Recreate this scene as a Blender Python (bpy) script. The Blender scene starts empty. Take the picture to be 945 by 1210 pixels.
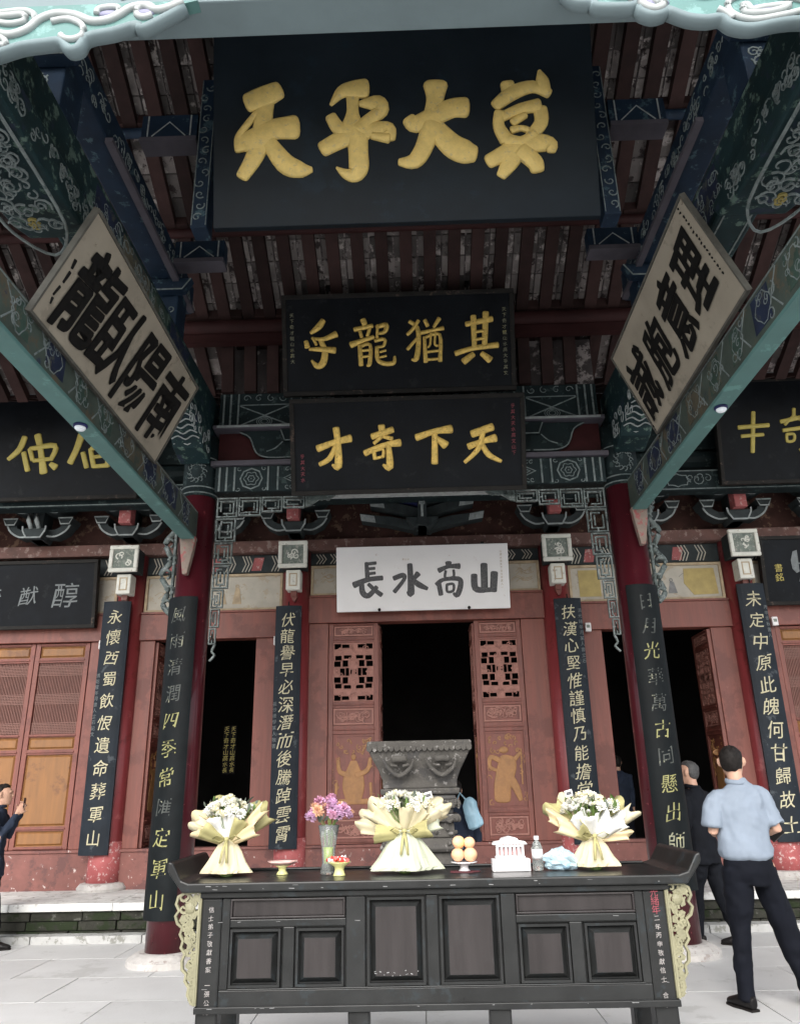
import bpy, bmesh, math, random
from mathutils import Vector, Matrix, noise as mnoise
R = math.radians; PI = math.pi
scene = bpy.context.scene
COL = scene.collection
random.seed(7)

# ---------------------------------------------------------------- camera, light, exposure
cam_d = bpy.data.cameras.new('camera'); cam = bpy.data.objects.new('camera', cam_d); COL.objects.link(cam)
cam_d.sensor_fit = 'VERTICAL'; cam_d.sensor_height = 24.0; cam_d.lens = 24.0*904/1210
cam_d.clip_start = 0.05; cam_d.clip_end = 2000
p_, y_, r_ = R(19.8), R(1.0), R(1.2)
FW = Vector((-math.sin(y_)*math.cos(p_), math.cos(y_)*math.cos(p_), math.sin(p_)))
R0 = Vector((math.cos(y_), math.sin(y_), 0)); U0 = R0.cross(FW)
RT = R0*math.cos(r_)-U0*math.sin(r_); UP = U0*math.cos(r_)+R0*math.sin(r_)
m = Matrix((RT, UP, -FW)).transposed().to_4x4(); m.translation = Vector((0, 0, 1.5))
cam.matrix_world = m
scene.camera = cam

SUN_EL, SUN_AZ = 38.0, 188.0     # azimuth clockwise from +Y: the sky is brightest behind the camera
w = bpy.data.worlds.new('World'); scene.world = w; w.use_nodes = True
nt = w.node_tree; nt.nodes.clear()
sky = nt.nodes.new('ShaderNodeTexSky'); sky.sky_type = 'NISHITA'; sky.sun_disc = False
sky.sun_elevation = R(SUN_EL); sky.sun_rotation = R(SUN_AZ); sky.dust_density = 3.0; sky.air_density = 1.0
hs = nt.nodes.new('ShaderNodeHueSaturation'); hs.inputs['Saturation'].default_value = 0.35
bg = nt.nodes.new('ShaderNodeBackground'); bg.inputs['Strength'].default_value = 0.15
wo = nt.nodes.new('ShaderNodeOutputWorld')
nt.links.new(sky.outputs[0], hs.inputs['Color']); nt.links.new(hs.outputs[0], bg.inputs['Color']); nt.links.new(bg.outputs[0], wo.inputs[0])
sl = bpy.data.lights.new('sun', 'SUN'); sl.energy = 1.5; sl.angle = R(50); sl.color = (1.0, 0.98, 0.95)
so = bpy.data.objects.new('sun', sl); COL.objects.link(so)
sd = Vector((math.sin(R(SUN_AZ))*math.cos(R(SUN_EL)), math.cos(R(SUN_AZ))*math.cos(R(SUN_EL)), math.sin(R(SUN_EL))))
so.rotation_euler = sd.to_track_quat('Z', 'Y').to_euler()
vs = scene.view_settings
vs.view_transform = 'Standard'; vs.look = 'None'; vs.gamma = 1.0; vs.exposure = 1.2; vs.use_curve_mapping = False
scene.cycles.max_bounces = 8; scene.cycles.diffuse_bounces = 5

# ---------------------------------------------------------------- materials
MATS = {}
def mat(name, col, rough=.6, var=.2, scale=6., bump=0., bscale=60., metal=0., spec=.5, wear=None, coat=0., stretch=None, objvar=0., wear2=None):
    """col linear; var: +- share of brightness noise; wear=(colour, amount 0..1, scale)"""
    if name in MATS: return MATS[name]
    lum = sum(col[:3])/3; spec = min(spec, max(.12, .5*lum/.06))
    M = bpy.data.materials.new(name); M.use_nodes = True; MATS[name] = M
    n = M.node_tree; b = n.nodes['Principled BSDF']
    b.inputs['Roughness'].default_value = rough; b.inputs['Metallic'].default_value = metal
    b.inputs['Specular IOR Level'].default_value = spec; b.inputs['Coat Weight'].default_value = coat
    tc = n.nodes.new('ShaderNodeTexCoord'); mp = n.nodes.new('ShaderNodeMapping')
    n.links.new(tc.outputs['Object'], mp.inputs[0])
    oi0 = n.nodes.new('ShaderNodeObjectInfo'); ad = n.nodes.new('ShaderNodeVectorMath'); ad.operation = 'MULTIPLY_ADD'
    n.links.new(oi0.outputs['Random'], ad.inputs[0]); ad.inputs[1].default_value = (31, 17, 23); n.links.new(tc.outputs['Object'], ad.inputs[2])
    n.links.new(ad.outputs[0], mp.inputs[0])
    if stretch: mp.inputs['Scale'].default_value = stretch
    no = n.nodes.new('ShaderNodeTexNoise'); no.inputs['Scale'].default_value = scale; no.inputs['Detail'].default_value = 6; no.inputs['Roughness'].default_value = .6
    n.links.new(mp.outputs[0], no.inputs['Vector'])
    mr = n.nodes.new('ShaderNodeMapRange'); mr.inputs[1].default_value = .3; mr.inputs[2].default_value = .7
    mr.inputs[3].default_value = 1-var; mr.inputs[4].default_value = 1+var
    n.links.new(no.outputs['Fac'], mr.inputs[0])
    vm = n.nodes.new('ShaderNodeVectorMath'); vm.operation = 'SCALE'; vm.inputs[0].default_value = col[:3]
    fac = mr.outputs[0]
    if objvar:
        oi = n.nodes.new('ShaderNodeObjectInfo'); m2 = n.nodes.new('ShaderNodeMapRange')
        m2.inputs[3].default_value = 1-objvar; m2.inputs[4].default_value = 1+objvar
        n.links.new(oi.outputs['Random'], m2.inputs[0])
        mu = n.nodes.new('ShaderNodeMath'); mu.operation = 'MULTIPLY'
        n.links.new(fac, mu.inputs[0]); n.links.new(m2.outputs[0], mu.inputs[1]); fac = mu.outputs[0]
    n.links.new(fac, vm.inputs['Scale'])
    out = vm.outputs[0]
    for k, wr in enumerate((wear, wear2)):
        if not wr: continue
        wc, amt, ws = wr
        wn = n.nodes.new('ShaderNodeTexNoise'); wn.inputs['Scale'].default_value = ws; wn.inputs['Detail'].default_value = 8; wn.inputs['Roughness'].default_value = .7
        mp2 = n.nodes.new('ShaderNodeMapping'); mp2.inputs['Location'].default_value = (3.1+k*5, 7.7, 1.3)
        n.links.new(ad.outputs[0], mp2.inputs[0]); n.links.new(mp2.outputs[0], wn.inputs['Vector'])
        wr_ = n.nodes.new('ShaderNodeMapRange'); t = .68-amt*.36
        wr_.inputs[1].default_value = t; wr_.inputs[2].default_value = t+.05
        n.links.new(wn.outputs['Fac'], wr_.inputs[0])
        mx = n.nodes.new('ShaderNodeMix'); mx.data_type = 'RGBA'
        n.links.new(wr_.outputs[0], mx.inputs[0]); n.links.new(out, mx.inputs[6]); mx.inputs[7].default_value = (*wc, 1)
        out = mx.outputs[2]
    n.links.new(out, b.inputs['Base Color'])
    if bump:
        bn = n.nodes.new('ShaderNodeTexNoise'); bn.inputs['Scale'].default_value = bscale; bn.inputs['Detail'].default_value = 5
        n.links.new(mp.outputs[0], bn.inputs['Vector'])
        bu = n.nodes.new('ShaderNodeBump'); bu.inputs['Strength'].default_value = bump; bu.inputs['Distance'].default_value = .01
        n.links.new(bn.outputs['Fac'], bu.inputs['Height']); n.links.new(bu.outputs[0], b.inputs['Normal'])
    rr = n.nodes.new('ShaderNodeMapRange'); rr.inputs[3].default_value = max(.03, rough-.08); rr.inputs[4].default_value = min(1, rough+.1)
    n.links.new(no.outputs['Fac'], rr.inputs[0]); n.links.new(rr.outputs[0], b.inputs['Roughness'])
    return M
def M_(n): return MATS[n]
mat('stone_floor', (0.5, 0.5, 0.495), .55, .07, 2.2, .12, 45, objvar=.06, wear=((.43, .43, .42), .34, 1.7), wear2=((.30, .30, .29), .06, 11))
mat('ground_stone', (.28, .28, .27), .8, .1, 1.5)
mat('stone_cap', (.56, .56, .54), .75, .14, 5, .3, 40, wear=((.32, .31, .29), .35, 7), objvar=.08)
mat('kerb_stone', (.36, .36, .35), .8, .15, 6, .3, 40, wear=((.2, .2, .18), .4, 9), objvar=.1)
mat('moss_stone', (0.03, 0.03, 0.024), .95, .4, 9, 1., 30, wear=((.017, .024, .011), .45, 3.5), wear2=((.085, .085, .075), .2, 12), objvar=.2)
mat('plinth_stone', (.42, .40, .38), .85, .18, 9, .4, 50, wear=((.28, .24, .22), .3, 10))
mat('facade_wood', (.175, .052, .037), .5, .20, 16, .18, 60, stretch=(1, 1, .08), wear=((.21, .075, .055), .12, 7), wear2=((.13, .036, .026), .42, 1.6))
mat('jamb_wood', (0.14, 0.04, 0.03), .5, .15, 5, .1, 60)
mat('sill_wood', (0.18, 0.07, 0.058), .7, .2, 6, .2, 50, wear=((.55, .48, .45), .17, 14), wear2=((.12, .05, .045), .4, 4))
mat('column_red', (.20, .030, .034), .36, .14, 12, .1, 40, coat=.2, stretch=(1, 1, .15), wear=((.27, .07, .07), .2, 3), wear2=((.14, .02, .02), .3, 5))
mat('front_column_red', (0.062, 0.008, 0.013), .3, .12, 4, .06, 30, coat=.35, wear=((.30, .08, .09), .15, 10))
mat('column_base_red', (.36, .09, .09), .7, .2, 8, .2, 40, wear=((.62, .5, .48), .3, 22))
mat('panel_orange', (.22, .095, .026), .5, .16, 18, .14, 60, stretch=(1, 1, .1), wear=((.15, .06, .02), .35, 2.4))
mat('carve_orange', (0.3, 0.145, 0.052), .55, .2, 14, .3, 90)
mat('carve_pink', (0.31, 0.14, 0.11), .6, .2, 20, .2, 90)
mat('lattice_wood', (.20, .095, .075), .6, .15, 10)
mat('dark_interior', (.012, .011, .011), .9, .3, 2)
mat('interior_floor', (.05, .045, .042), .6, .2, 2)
mat('black_board', (0.0065, 0.008, 0.0105), .5, .35, 3, .03, 25, spec=.22, wear=((.014, .016, .018), .25, 6))
mat('sky_board', (0.01, 0.0155, 0.021), .45, .3, 1.4, .03, 20, spec=.35, wear=((.012, .021, .030), .3, 2.2))
mat('board_edge', (0.018, 0.017, 0.016), .6, .3, 8, .1, 50, wear=((.08, .06, .05), .25, 9))
mat('couplet_board', (0.014, 0.019, 0.026), .5, .25, 4, .05, 40, wear=((.06, .07, .08), .25, 6))
mat('couplet_dark', (0.006, 0.008, 0.009), .5, .3, 5, .04, 40, spec=.3)
mat('gold', (0.7, 0.49, 0.13), .42, .25, 22, .35, 120, metal=.35, wear=((.40, .25, .06), .3, 30))
mat('gold_pale', (0.72, 0.54, 0.18), .5, .12, 16, .3, 90, metal=.1, wear=((.55, .43, .2), .3, 20))
mat('gold_yellow', (0.44, 0.36, 0.085), .5, .15, 14, .1, 60)
mat('ink_cream', (0.5, 0.46, 0.31), .6, .15, 30)
mat('ink_dim', (0.22, 0.22, 0.15), .6, .35, 12, wear=((.55, .5, .2), .35, 9))
mat('ink_silver', (0.14, 0.155, 0.16), .6, .3, 20)
mat('ink_red', (0.22, 0.04, 0.055), .6, .2, 20)
mat('ink_white', (0.3, 0.28, 0.27), .7, .25, 30, wear=((.12, .12, .12), .3, 60))
mat('ink_black', (.010, .010, .010), .55, .2, 20)
mat('ink_grey', (0.075, 0.075, 0.08), .7, .35, 40, wear=((.13, .13, .13), .4, 50))
mat('white_board', (.80, .79, .79), .6, .03, 3, wear=((.60, .52, .50), .08, 7))
mat('aged_board', (0.3, 0.27, 0.215), .7, .12, 2.5, .05, 30, wear=((.24, .215, .17), .35, 3), wear2=((.14, .11, .08), .1, 6))
mat('aged_edge', (0.085, 0.082, 0.07), .8, .3, 10, .2, 40)
mat('rafter', (0.031, 0.0165, 0.0155), .75, .3, 5, .2, 30, objvar=.35)
mat('roof_lining', (0.05, 0.042, 0.042), .9, .35, 4, .3, 30, wear=((.27, .24, .235), .42, 4.5), wear2=((.03, .022, .022), .3, 9), objvar=.6)
mat('lining_tile', (0.14, 0.125, 0.12), .9, .35, 4, .3, 30, wear=((.38, .345, .33), .36, 5), wear2=((.028, .02, .02), .36, 7), objvar=.7)
mat('purlin_red', (0.034, 0.012, 0.012), .6, .25, 4, .1, 30)
mat('lilac_trim_and_lit', (0.07, 0.065, 0.082), .7, .2, 6)  # trim tone; on the tie undersides its paleness stands in for light
mat('roof_tile', (.07, .075, .08), .85, .3, 6, .3, 20)
mat('beam_dark', (0.011, 0.019, 0.021), .6, .3, 4, .12, 30, wear=((.04, .06, .06), .3, 9))
mat('beam_green', (0.01, 0.027, 0.031), .6, .25, 4, .12, 30, wear=((.09, .14, .12), .35, 8), wear2=((.02, .03, .05), .3, 5))
mat('beam_blue', (0.01, 0.022, 0.042), .6, .3, 4, .12, 30, wear=((.05, .09, .11), .3, 7))
mat('beam_turquoise', (0.08, 0.18, 0.172), .6, .12, 3, .08, 30, wear=((.12, .27, .25), .3, 5))
mat('side_paint', (0.045, 0.062, 0.052), .7, .35, 3.5, .15, 30, wear=((.085, .072, .048), .4, 3), wear2=((.015, .025, .06), .2, 4))
mat('paint_line', (0.15, 0.18, 0.18), .7, .3, 14, wear=((.08, .11, .11), .4, 16))
mat('paint_line_bright', (0.28, 0.31, 0.31), .7, .25, 14, wear=((.2, .22, .22), .35, 16))
mat('paint_teal', (.045, .095, .09), .7, .25, 14)
mat('paint_maroon', (0.04, 0.01, 0.011), .7, .3, 6, .1, 30)
mat('paint_yellow', (0.22, 0.18, 0.05), .7, .2, 10)
mat('brown_beam', (0.12, 0.06, 0.05), .75, .3, 5, .2, 40, wear=((.24, .17, .15), .35, 9))
mat('bracket_panel', (0.06, 0.026, 0.021), .8, .35, 5, .2, 40, wear=((.16, .10, .07), .35, 7))
mat('bracket_dark', (.028, .036, .038), .7, .35, 7, .1, 40)
mat('bracket_red', (.32, .085, .085), .65, .25, 8, wear=((.45, .3, .28), .3, 18))
mat('bracket_blue', (.018, .022, .10), .6, .25, 8)
mat('mural_white', (0.44, 0.41, 0.35), .8, .12, 5, wear=((.40, .34, .26), .35, 7))
mat('mural_tan', (.42, .33, .22), .8, .25, 9)
mat('mural_yellow', (.40, .31, .12), .7, .15, 9)
mat('mural_grey', (.22, .22, .22), .8, .3, 14)
mat('medal_white', (.66, .66, .60), .7, .1, 10, wear=((.4, .38, .33), .25, 16))
mat('medal_green', (.16, .19, .165), .8, .3, 16, wear=((.33, .33, .30), .4, 24))
mat('valance_teal', (0.08, 0.19, 0.18), .6, .12, 5, wear=((.14, .28, .27), .35, 6))
mat('valance_grey', (0.16, 0.215, 0.23), .7, .1, 3)
mat('valance_white', (0.38, 0.41, 0.41), .6, .08, 9)
mat('valance_lilac', (0.22, 0.22, 0.33), .6, .15, 9)
mat('table_black', (0.0175, 0.0182, 0.0182), .30, .25, 5, .06, 40, coat=.1, wear=((.022, .026, .028), .3, 8))
mat('table_panel', (.027, .0235, .0235), .34, .22, 14, .08, 50, stretch=(1, 1, .12), wear=((.033, .030, .030), .2, 4))
mat('peg_paint', (.22, .17, .14), .7, .2, 12, .2, 40, wear=((.30, .08, .08), .35, 14))
mat('field_tan', (.075, .068, .045), .75, .4, 5, .1, 30, wear=((.03, .04, .04), .4, 7))
mat('field_blue', (0.014, 0.022, 0.048), .75, .4, 5, .1, 30, wear=((.06, .065, .06), .4, 7))
mat('field_green', (.03, .06, .048), .75, .4, 5, .1, 30, wear=((.07, .075, .055), .4, 7))
mat('table_scuff', (0.18, 0.18, 0.18), .6, .4, 20)
mat('table_gold', (0.19, 0.18, 0.11), .55, .2, 12, .25, 60)
mat('censer_stone', (0.07, 0.065, 0.058), .9, .25, 8, .6, 45, wear=((.055, .052, .05), .35, 5), wear2=((.2, .19, .18), .3, 14))
mat('censer_dark', (.06, .058, .056), .85, .3, 9, .4, 45)
mat('paper_cream', (0.52, 0.465, 0.31), .75, .07, 5)
mat('paper_olive', (0.34, 0.31, 0.14), .75, .1, 5)
mat('paper_mint', (0.40, 0.425, 0.32), .75, .06, 5)
mat('paper_white', (0.7, 0.7, 0.68), .75, .05, 5)
mat('paper_straw', (0.56, 0.45, 0.27), .75, .1, 5)
mat('petal_white', (0.74, 0.74, 0.68), .7, .05, 20)
mat('petal_cream', (.80, .76, .58), .7, .08, 20)
mat('petal_pink', (0.55, 0.28, 0.4), .7, .2, 30)
mat('petal_lilac', (0.58, 0.36, 0.54), .7, .18, 30)
mat('petal_orange', (0.62, 0.36, 0.22), .7, .2, 30)
mat('leaf_green', (.085, .14, .035), .6, .3, 20)
mat('leaf_grey', (.10, .12, .095), .7, .3, 20)
mat('stem_green', (.12, .20, .04), .5, .2, 20)
mat('water_green', (.36, .46, .05), .2, .1, 10)
mat('dish_yellow', (.62, .60, .26), .45, .1, 10)
mat('dish_pink', (.72, .46, .42), .6, .15, 10)
mat('candy_red', (.68, .045, .035), .4, .2, 20)
mat('peach', (0.74, 0.42, 0.25), .6, .18, 9, wear=((.80, .52, .22), .4, 10))
mat('white_plastic', (0.7, 0.68, 0.68), .45, .04, 6)
mat('label_pink', (.62, .36, .36), .6, .1, 10)
mat('maroon_cloth', (.08, .02, .025), .8, .2, 8)
mat('bag_blue', (.26, .42, .52), .45, .15, 9, .3, 30)
mat('skin', (.46, .27, .19), .55, .08, 9)
mat('hair_black', (.014, .012, .011), .55, .3, 40, .4, 120)
mat('hair_grey', (.05, .05, .05), .6, .4, 40, .4, 120)
mat('shirt_blue', (0.205, 0.245, 0.3), .8, .05, 5, .3, 22)
mat('trousers_black', (0.006, 0.007, 0.011), .85, .2, 6, .35, 18)
mat('suit_black', (0.007, 0.008, 0.011), .8, .2, 6, .3, 18)
mat('coat_navy', (.018, .026, .045), .85, .2, 6, .35, 18)
mat('shoe_black', (.012, .011, .011), .35, .2, 10)
mat('phone_black', (.01, .01, .012), .2, .1, 10)
mat('iron', (.02, .02, .02), .5, .2, 20, metal=.6)
def glass(name, col, tr=.9, rough=.08):
    M = bpy.data.materials.new(name); M.use_nodes = True; b = M.node_tree.nodes['Principled BSDF']
    b.inputs['Base Color'].default_value = (*col, 1); b.inputs['Roughness'].default_value = rough
    b.inputs['Transmission Weight'].default_value = tr; b.inputs['IOR'].default_value = 1.25; MATS[name] = M
glass('glass_clear', (.86, .9, .88)); glass('glass_bag', (.55, .72, .80), .45, .3)
def emit(name, col, st):
    M = bpy.data.materials.new(name); M.use_nodes = True; b = M.node_tree.nodes['Principled BSDF']
    b.inputs['Base Color'].default_value = (*col, 1); b.inputs['Emission Color'].default_value = (*col, 1); b.inputs['Emission Strength'].default_value = st; MATS[name] = M
emit('lamp_dome', (.75, .8, .85), .05)

# ---------------------------------------------------------------- geometry helpers
def V(*a): return Vector(a)
class Fr:
    """a local frame: origin, u (right), v (up), w (outward)"""
    def __init__(s, o, u=(1, 0, 0), v=(0, 0, 1)):
        s.o = Vector(o); s.u = Vector(u).normalized(); s.v = Vector(v).normalized(); s.w = s.u.cross(s.v).normalized()
    def __call__(s, a, b, c=0.): return s.o+s.u*a+s.v*b+s.w*c
    def sub(s, a, b, c=0.): return Fr(s(a, b, c), s.u, s.v)
def catmull(P, n=4):
    if len(P) < 3: 
        return [tuple(P[0][k]+(P[-1][k]-P[0][k])*i/(n*1.0) for k in range(len(P[0]))) for i in range(n+1)] if len(P) == 2 else P
    out = []
    for i in range(len(P)-1):
        a = P[max(i-1, 0)]; b = P[i]; c = P[i+1]; d = P[min(i+2, len(P)-1)]
        for j in range(n):
            t = j/n
            out.append(tuple(.5*((2*b[k])+(-a[k]+c[k])*t+(2*a[k]-5*b[k]+4*c[k]-d[k])*t*t+(-a[k]+3*b[k]-3*c[k]+d[k])*t**3) for k in range(len(b))))
    out.append(tuple(P[-1])); return out
class MB:
    def __init__(s): s.v = []; s.f = []
    def add(s, vs, fs):
        n = len(s.v); s.v += [Vector(a) for a in vs]; s.f += [tuple(i+n for i in f) for f in fs]; return s
    def box(s, x0, x1, y0, y1, z0, z1):
        return s.add([(x, y, z) for z in (z0, z1) for y in (y0, y1) for x in (x0, x1)],
                     [(0, 2, 3, 1), (4, 5, 7, 6), (0, 1, 5, 4), (2, 6, 7, 3), (0, 4, 6, 2), (1, 3, 7, 5)])
    def fbox(s, fr, u0, u1, v0, v1, w0, w1):
        return s.add([fr(u, v, w) for w in (w0, w1) for v in (v0, v1) for u in (u0, u1)],
                     [(0, 2, 3, 1), (4, 5, 7, 6), (0, 1, 5, 4), (2, 6, 7, 3), (0, 4, 6, 2), (1, 3, 7, 5)])
    def raised(s, fr, u0, u1, v0, v1, w0, w1, bev):
        """a panel with sloping edges"""
        a = [fr(u, v, w0) for u, v in ((u0, v0), (u1, v0), (u1, v1), (u0, v1))]
        b = [fr(u, v, w1) for u, v in ((u0+bev, v0+bev), (u1-bev, v0+bev), (u1-bev, v1-bev), (u0+bev, v1-bev))]
        return s.add(a+b, [(0, 3, 2, 1), (4, 5, 6, 7)]+[(i, (i+1) % 4, 4+(i+1) % 4, 4+i) for i in range(4)])
    def frame(s, fr, u0, u1, v0, v1, t, w0, w1):
        s.fbox(fr, u0, u1, v0, v0+t, w0, w1); s.fbox(fr, u0, u1, v1-t, v1, w0, w1)
        s.fbox(fr, u0, u0+t, v0+t, v1-t, w0, w1); s.fbox(fr, u1-t, u1, v0+t, v1-t, w0, w1); return s
    def prism(s, fr, poly, w0, w1):
        n = len(poly); a = [fr(p[0], p[1], w0) for p in poly]; b = [fr(p[0], p[1], w1) for p in poly]
        return s.add(a+b, [tuple(range(n))[::-1], tuple(range(n, 2*n))]+[(i, (i+1) % n, n+(i+1) % n, n+i) for i in range(n)])
    def tube(s, pts, rad, n=8, r2=None, ref=(0, 0, 1), cap=True):
        pts = [Vector(p) for p in pts]; N = len(pts)
        if not hasattr(rad, '__len__'): rad = [rad]*N
        if r2 is None: r2 = rad
        elif not hasattr(r2, '__len__'): r2 = [r2]*N
        ref = Vector(ref); base = len(s.v); vs = []
        for i, p in enumerate(pts):
            t = (pts[min(i+1, N-1)]-pts[max(i-1, 0)])
            t = t.normalized() if t.length > 1e-9 else Vector((0, 0, 1))
            a = t.cross(ref)
            if a.length < 1e-3: a = t.cross(Vector((.3, 1, .2)))
            a.normalize(); b = a.cross(t).normalized()
            for k in range(n):
                an = 2*PI*k/n; vs.append(p+a*math.cos(an)*rad[i]+b*math.sin(an)*r2[i])
        fs = [(i*n+k, i*n+(k+1) % n, (i+1)*n+(k+1) % n, (i+1)*n+k) for i in range(N-1) for k in range(n)]
        if cap: fs += [tuple(range(n))[::-1], tuple((N-1)*n+k for k in range(n))]
        return s.add(vs, fs)
    def lathe(s, c, prof, n=24, sx=1., sy=1., wav=None):
        vs = []
        for j, (r, z) in enumerate(prof):
            for k in range(n):
                a = 2*PI*k/n; q = r*(1+(wav(a, j) if wav else 0)); vs.append((c[0]+q*sx*math.cos(a), c[1]+q*sy*math.sin(a), c[2]+z))
        N = len(prof)
        fs = [(i*n+k, i*n+(k+1) % n, (i+1)*n+(k+1) % n, (i+1)*n+k) for i in range(N-1) for k in range(n)]
        fs += [tuple(range(n))[::-1], tuple((N-1)*n+k for k in range(n))]
        return s.add(vs, fs)
    def ball(s, c, rx, ry=None, rz=None, n=10, m=7):
        ry = rx if ry is None else ry; rz = rx if rz is None else rz
        prof = [(math.sin(PI*j/m) if 0 < j < m else .02, -math.cos(PI*j/m)) for j in range(m+1)]
        vs = []
        for r, z in prof:
            for k in range(n): a = 2*PI*k/n; vs.append((c[0]+rx*r*math.cos(a), c[1]+ry*r*math.sin(a), c[2]+rz*z))
        fs = [(i*n+k, i*n+(k+1) % n, (i+1)*n+(k+1) % n, (i+1)*n+k) for i in range(m) for k in range(n)]
        fs += [tuple(range(n))[::-1], tuple(m*n+k for k in range(n))]
        return s.add(vs, fs)
    def frust(s, c, levels):
        """rectangular stack: levels (hx, hy, z)"""
        vs = []
        for hx, hy, z in levels: vs += [(c[0]-hx, c[1]-hy, c[2]+z), (c[0]+hx, c[1]-hy, c[2]+z), (c[0]+hx, c[1]+hy, c[2]+z), (c[0]-hx, c[1]+hy, c[2]+z)]
        N = len(levels)
        return s.add(vs, [(0, 3, 2, 1), tuple(4*(N-1)+k for k in range(4))]+[(i*4+k, i*4+(k+1) % 4, i*4+4+(k+1) % 4, i*4+4+k) for i in range(N-1) for k in range(4)])
    def strip(s, fr, pts, wd, h=.004, w0=0., closed=False):
        """a thin raised painted line, pts (u, v[, width])"""
        N = len(pts); vs = []; h = h*random.uniform(.8, 1.25)
        for i, p in enumerate(pts):
            a = pts[(i-1) % N] if closed else pts[max(i-1, 0)]; b = pts[(i+1) % N] if closed else pts[min(i+1, N-1)]
            tx, ty = b[0]-a[0], b[1]-a[1]; L = math.hypot(tx, ty) or 1; nx, ny = -ty/L, tx/L
            q = (p[2] if len(p) > 2 else wd)/2
            vs += [fr(p[0]-nx*q, p[1]-ny*q, w0), fr(p[0]-nx*q*.8, p[1]-ny*q*.8, w0+h), fr(p[0]+nx*q*.8, p[1]+ny*q*.8, w0+h), fr(p[0]+nx*q, p[1]+ny*q, w0)]
        fs = []
        for i in range(N if closed else N-1):
            j = (i+1) % N
            for k in range(3): fs.append((i*4+k+1, i*4+k, j*4+k, j*4+k+1))
        if not closed: fs += [(0, 1, 2, 3), (N*4-1, N*4-2, N*4-3, N*4-4)]
        return s.add(vs, fs)
    def brush(s, fr, pts, h=.02, w0=0., n=4, dome=True):
        """a brush stroke with rounded ends and a domed back, pts (u, v, width)"""
        P = catmull(pts, n)
        # round ends
        def ext(a, b, wd):
            dx, dy = a[0]-b[0], a[1]-b[1]; L = math.hypot(dx, dy) or 1
            return [(a[0]+dx/L*wd*.5*c, a[1]+dy/L*wd*.5*c, wd*q) for c, q in ((.22, .93), (.38, .74), (.47, .35))]
        P = [p for i, p in enumerate(P) if i == 0 or math.hypot(p[0]-P[i-1][0], p[1]-P[i-1][1]) > 1e-5]
        if len(P) < 2: P = [P[0], (P[0][0]+.001, P[0][1], P[0][2])]
        P = ext(P[0], P[1], P[0][2])[::-1]+list(P)+ext(P[-1], P[-2], P[-1][2])
        N = len(P); vs = []; hh = h*random.uniform(.85, 1.15)
        A = [(-1, 0), (-.97, .62), (-.78, .9), (0, 1), (.78, .9), (.97, .62), (1, 0)] if dome else [(-1, 0), (-.96, 1), (.96, 1), (1, 0)]
        K = len(A); mx = max(p[2] for p in P)
        for i, p in enumerate(P):
            a = P[max(i-1, 0)]; b = P[min(i+1, N-1)]
            tx, ty = b[0]-a[0], b[1]-a[1]; L = math.hypot(tx, ty) or 1; nx, ny = -ty/L, tx/L
            q = max(p[2], .0004)/2; hz = hh*min(1, (p[2]/mx)**.5) if dome else hh
            for c, d in A: vs.append(fr(p[0]+nx*q*c, p[1]+ny*q*c, w0+hz*d))
        fs = [(i*K+k+1, i*K+k, (i+1)*K+k, (i+1)*K+k+1) for i in range(N-1) for k in range(K-1)]
        fs += [tuple(range(K)), tuple((N-1)*K+k for k in range(K))[::-1]]
        return s.add(vs, fs)
ORG = {}
def org(o): return ORG.get(o, Vector((0, 0, 0))) if o else Vector((0, 0, 0))
JOINED = {'small_inscription', 'scuff', 'scratches', 'mural_figures', 'painted_pattern', 'chevron', 'corbel_scroll', 'cloud_scroll', 'bracket_outline', 'lattice_carving', 'worn_carving', 'eave_beam_pattern', 'front_beam_scroll', 'beam_end_scroll', 'column_head_scroll', 'stems', 'stem_bunch', 'roof_print', 'pink_print', 'spandrel_carving', 'spandrel_leaves', 'carved_strip', 'bar_lattice', 'fixing', 'inscription', 'red_inscription', 'maroon_cloud', 'cloud_outline', 'scalloped_edge', 'beast_mask', 'valance_scroll', 'column_head_scroll', 'tongue_ornament'}
def obj(name, mb, material, parent=None, smooth=False, bev=0., kind=None, label=None, cat=None, group=None, at=None):
    if name in JOINED and parent: kind = 'stuff'
    me = bpy.data.meshes.new(name); o0 = org(parent) if parent else Vector(at or (0, 0, 0))
    me.from_pydata([v-o0 for v in mb.v], [], mb.f)
    me.materials.append(M_(material) if isinstance(material, str) else material)
    if smooth: me.polygons.foreach_set('use_smooth', [True]*len(me.polygons))
    me.update()
    o = bpy.data.objects.new(name, me); COL.objects.link(o)
    if parent: o.parent = parent; ORG[o] = o0
    else: o.location = o0; ORG[o] = o0
    if bev:
        b = o.modifiers.new('bevel', 'BEVEL'); b.width = bev; b.segments = 2; b.limit_method = 'ANGLE'; b.angle_limit = R(35)
    if kind: o['kind'] = kind
    if label: o['label'] = label
    if cat: o['category'] = cat
    if group: o['group'] = group
    return o
def thing(name, label, cat, loc=(0, 0, 0), group=None, rz=0., local=False):
    o = bpy.data.objects.new(name, None); COL.objects.link(o); o.location = loc; o.rotation_euler = (0, 0, rz)
    o.empty_display_size = .1
    ORG[o] = Vector((0, 0, 0)) if local else Vector(loc)
    o['label'] = label; o['category'] = cat
    if group: o['group'] = group
    return o
def inst(src, d, parent=None, scale=None):
    c = src.copy(); COL.objects.link(c); c.parent = parent or src.parent; c.location = src.location+Vector(d)
    if scale: c.scale = scale
    ORG[c] = ORG[src]; return c

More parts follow.
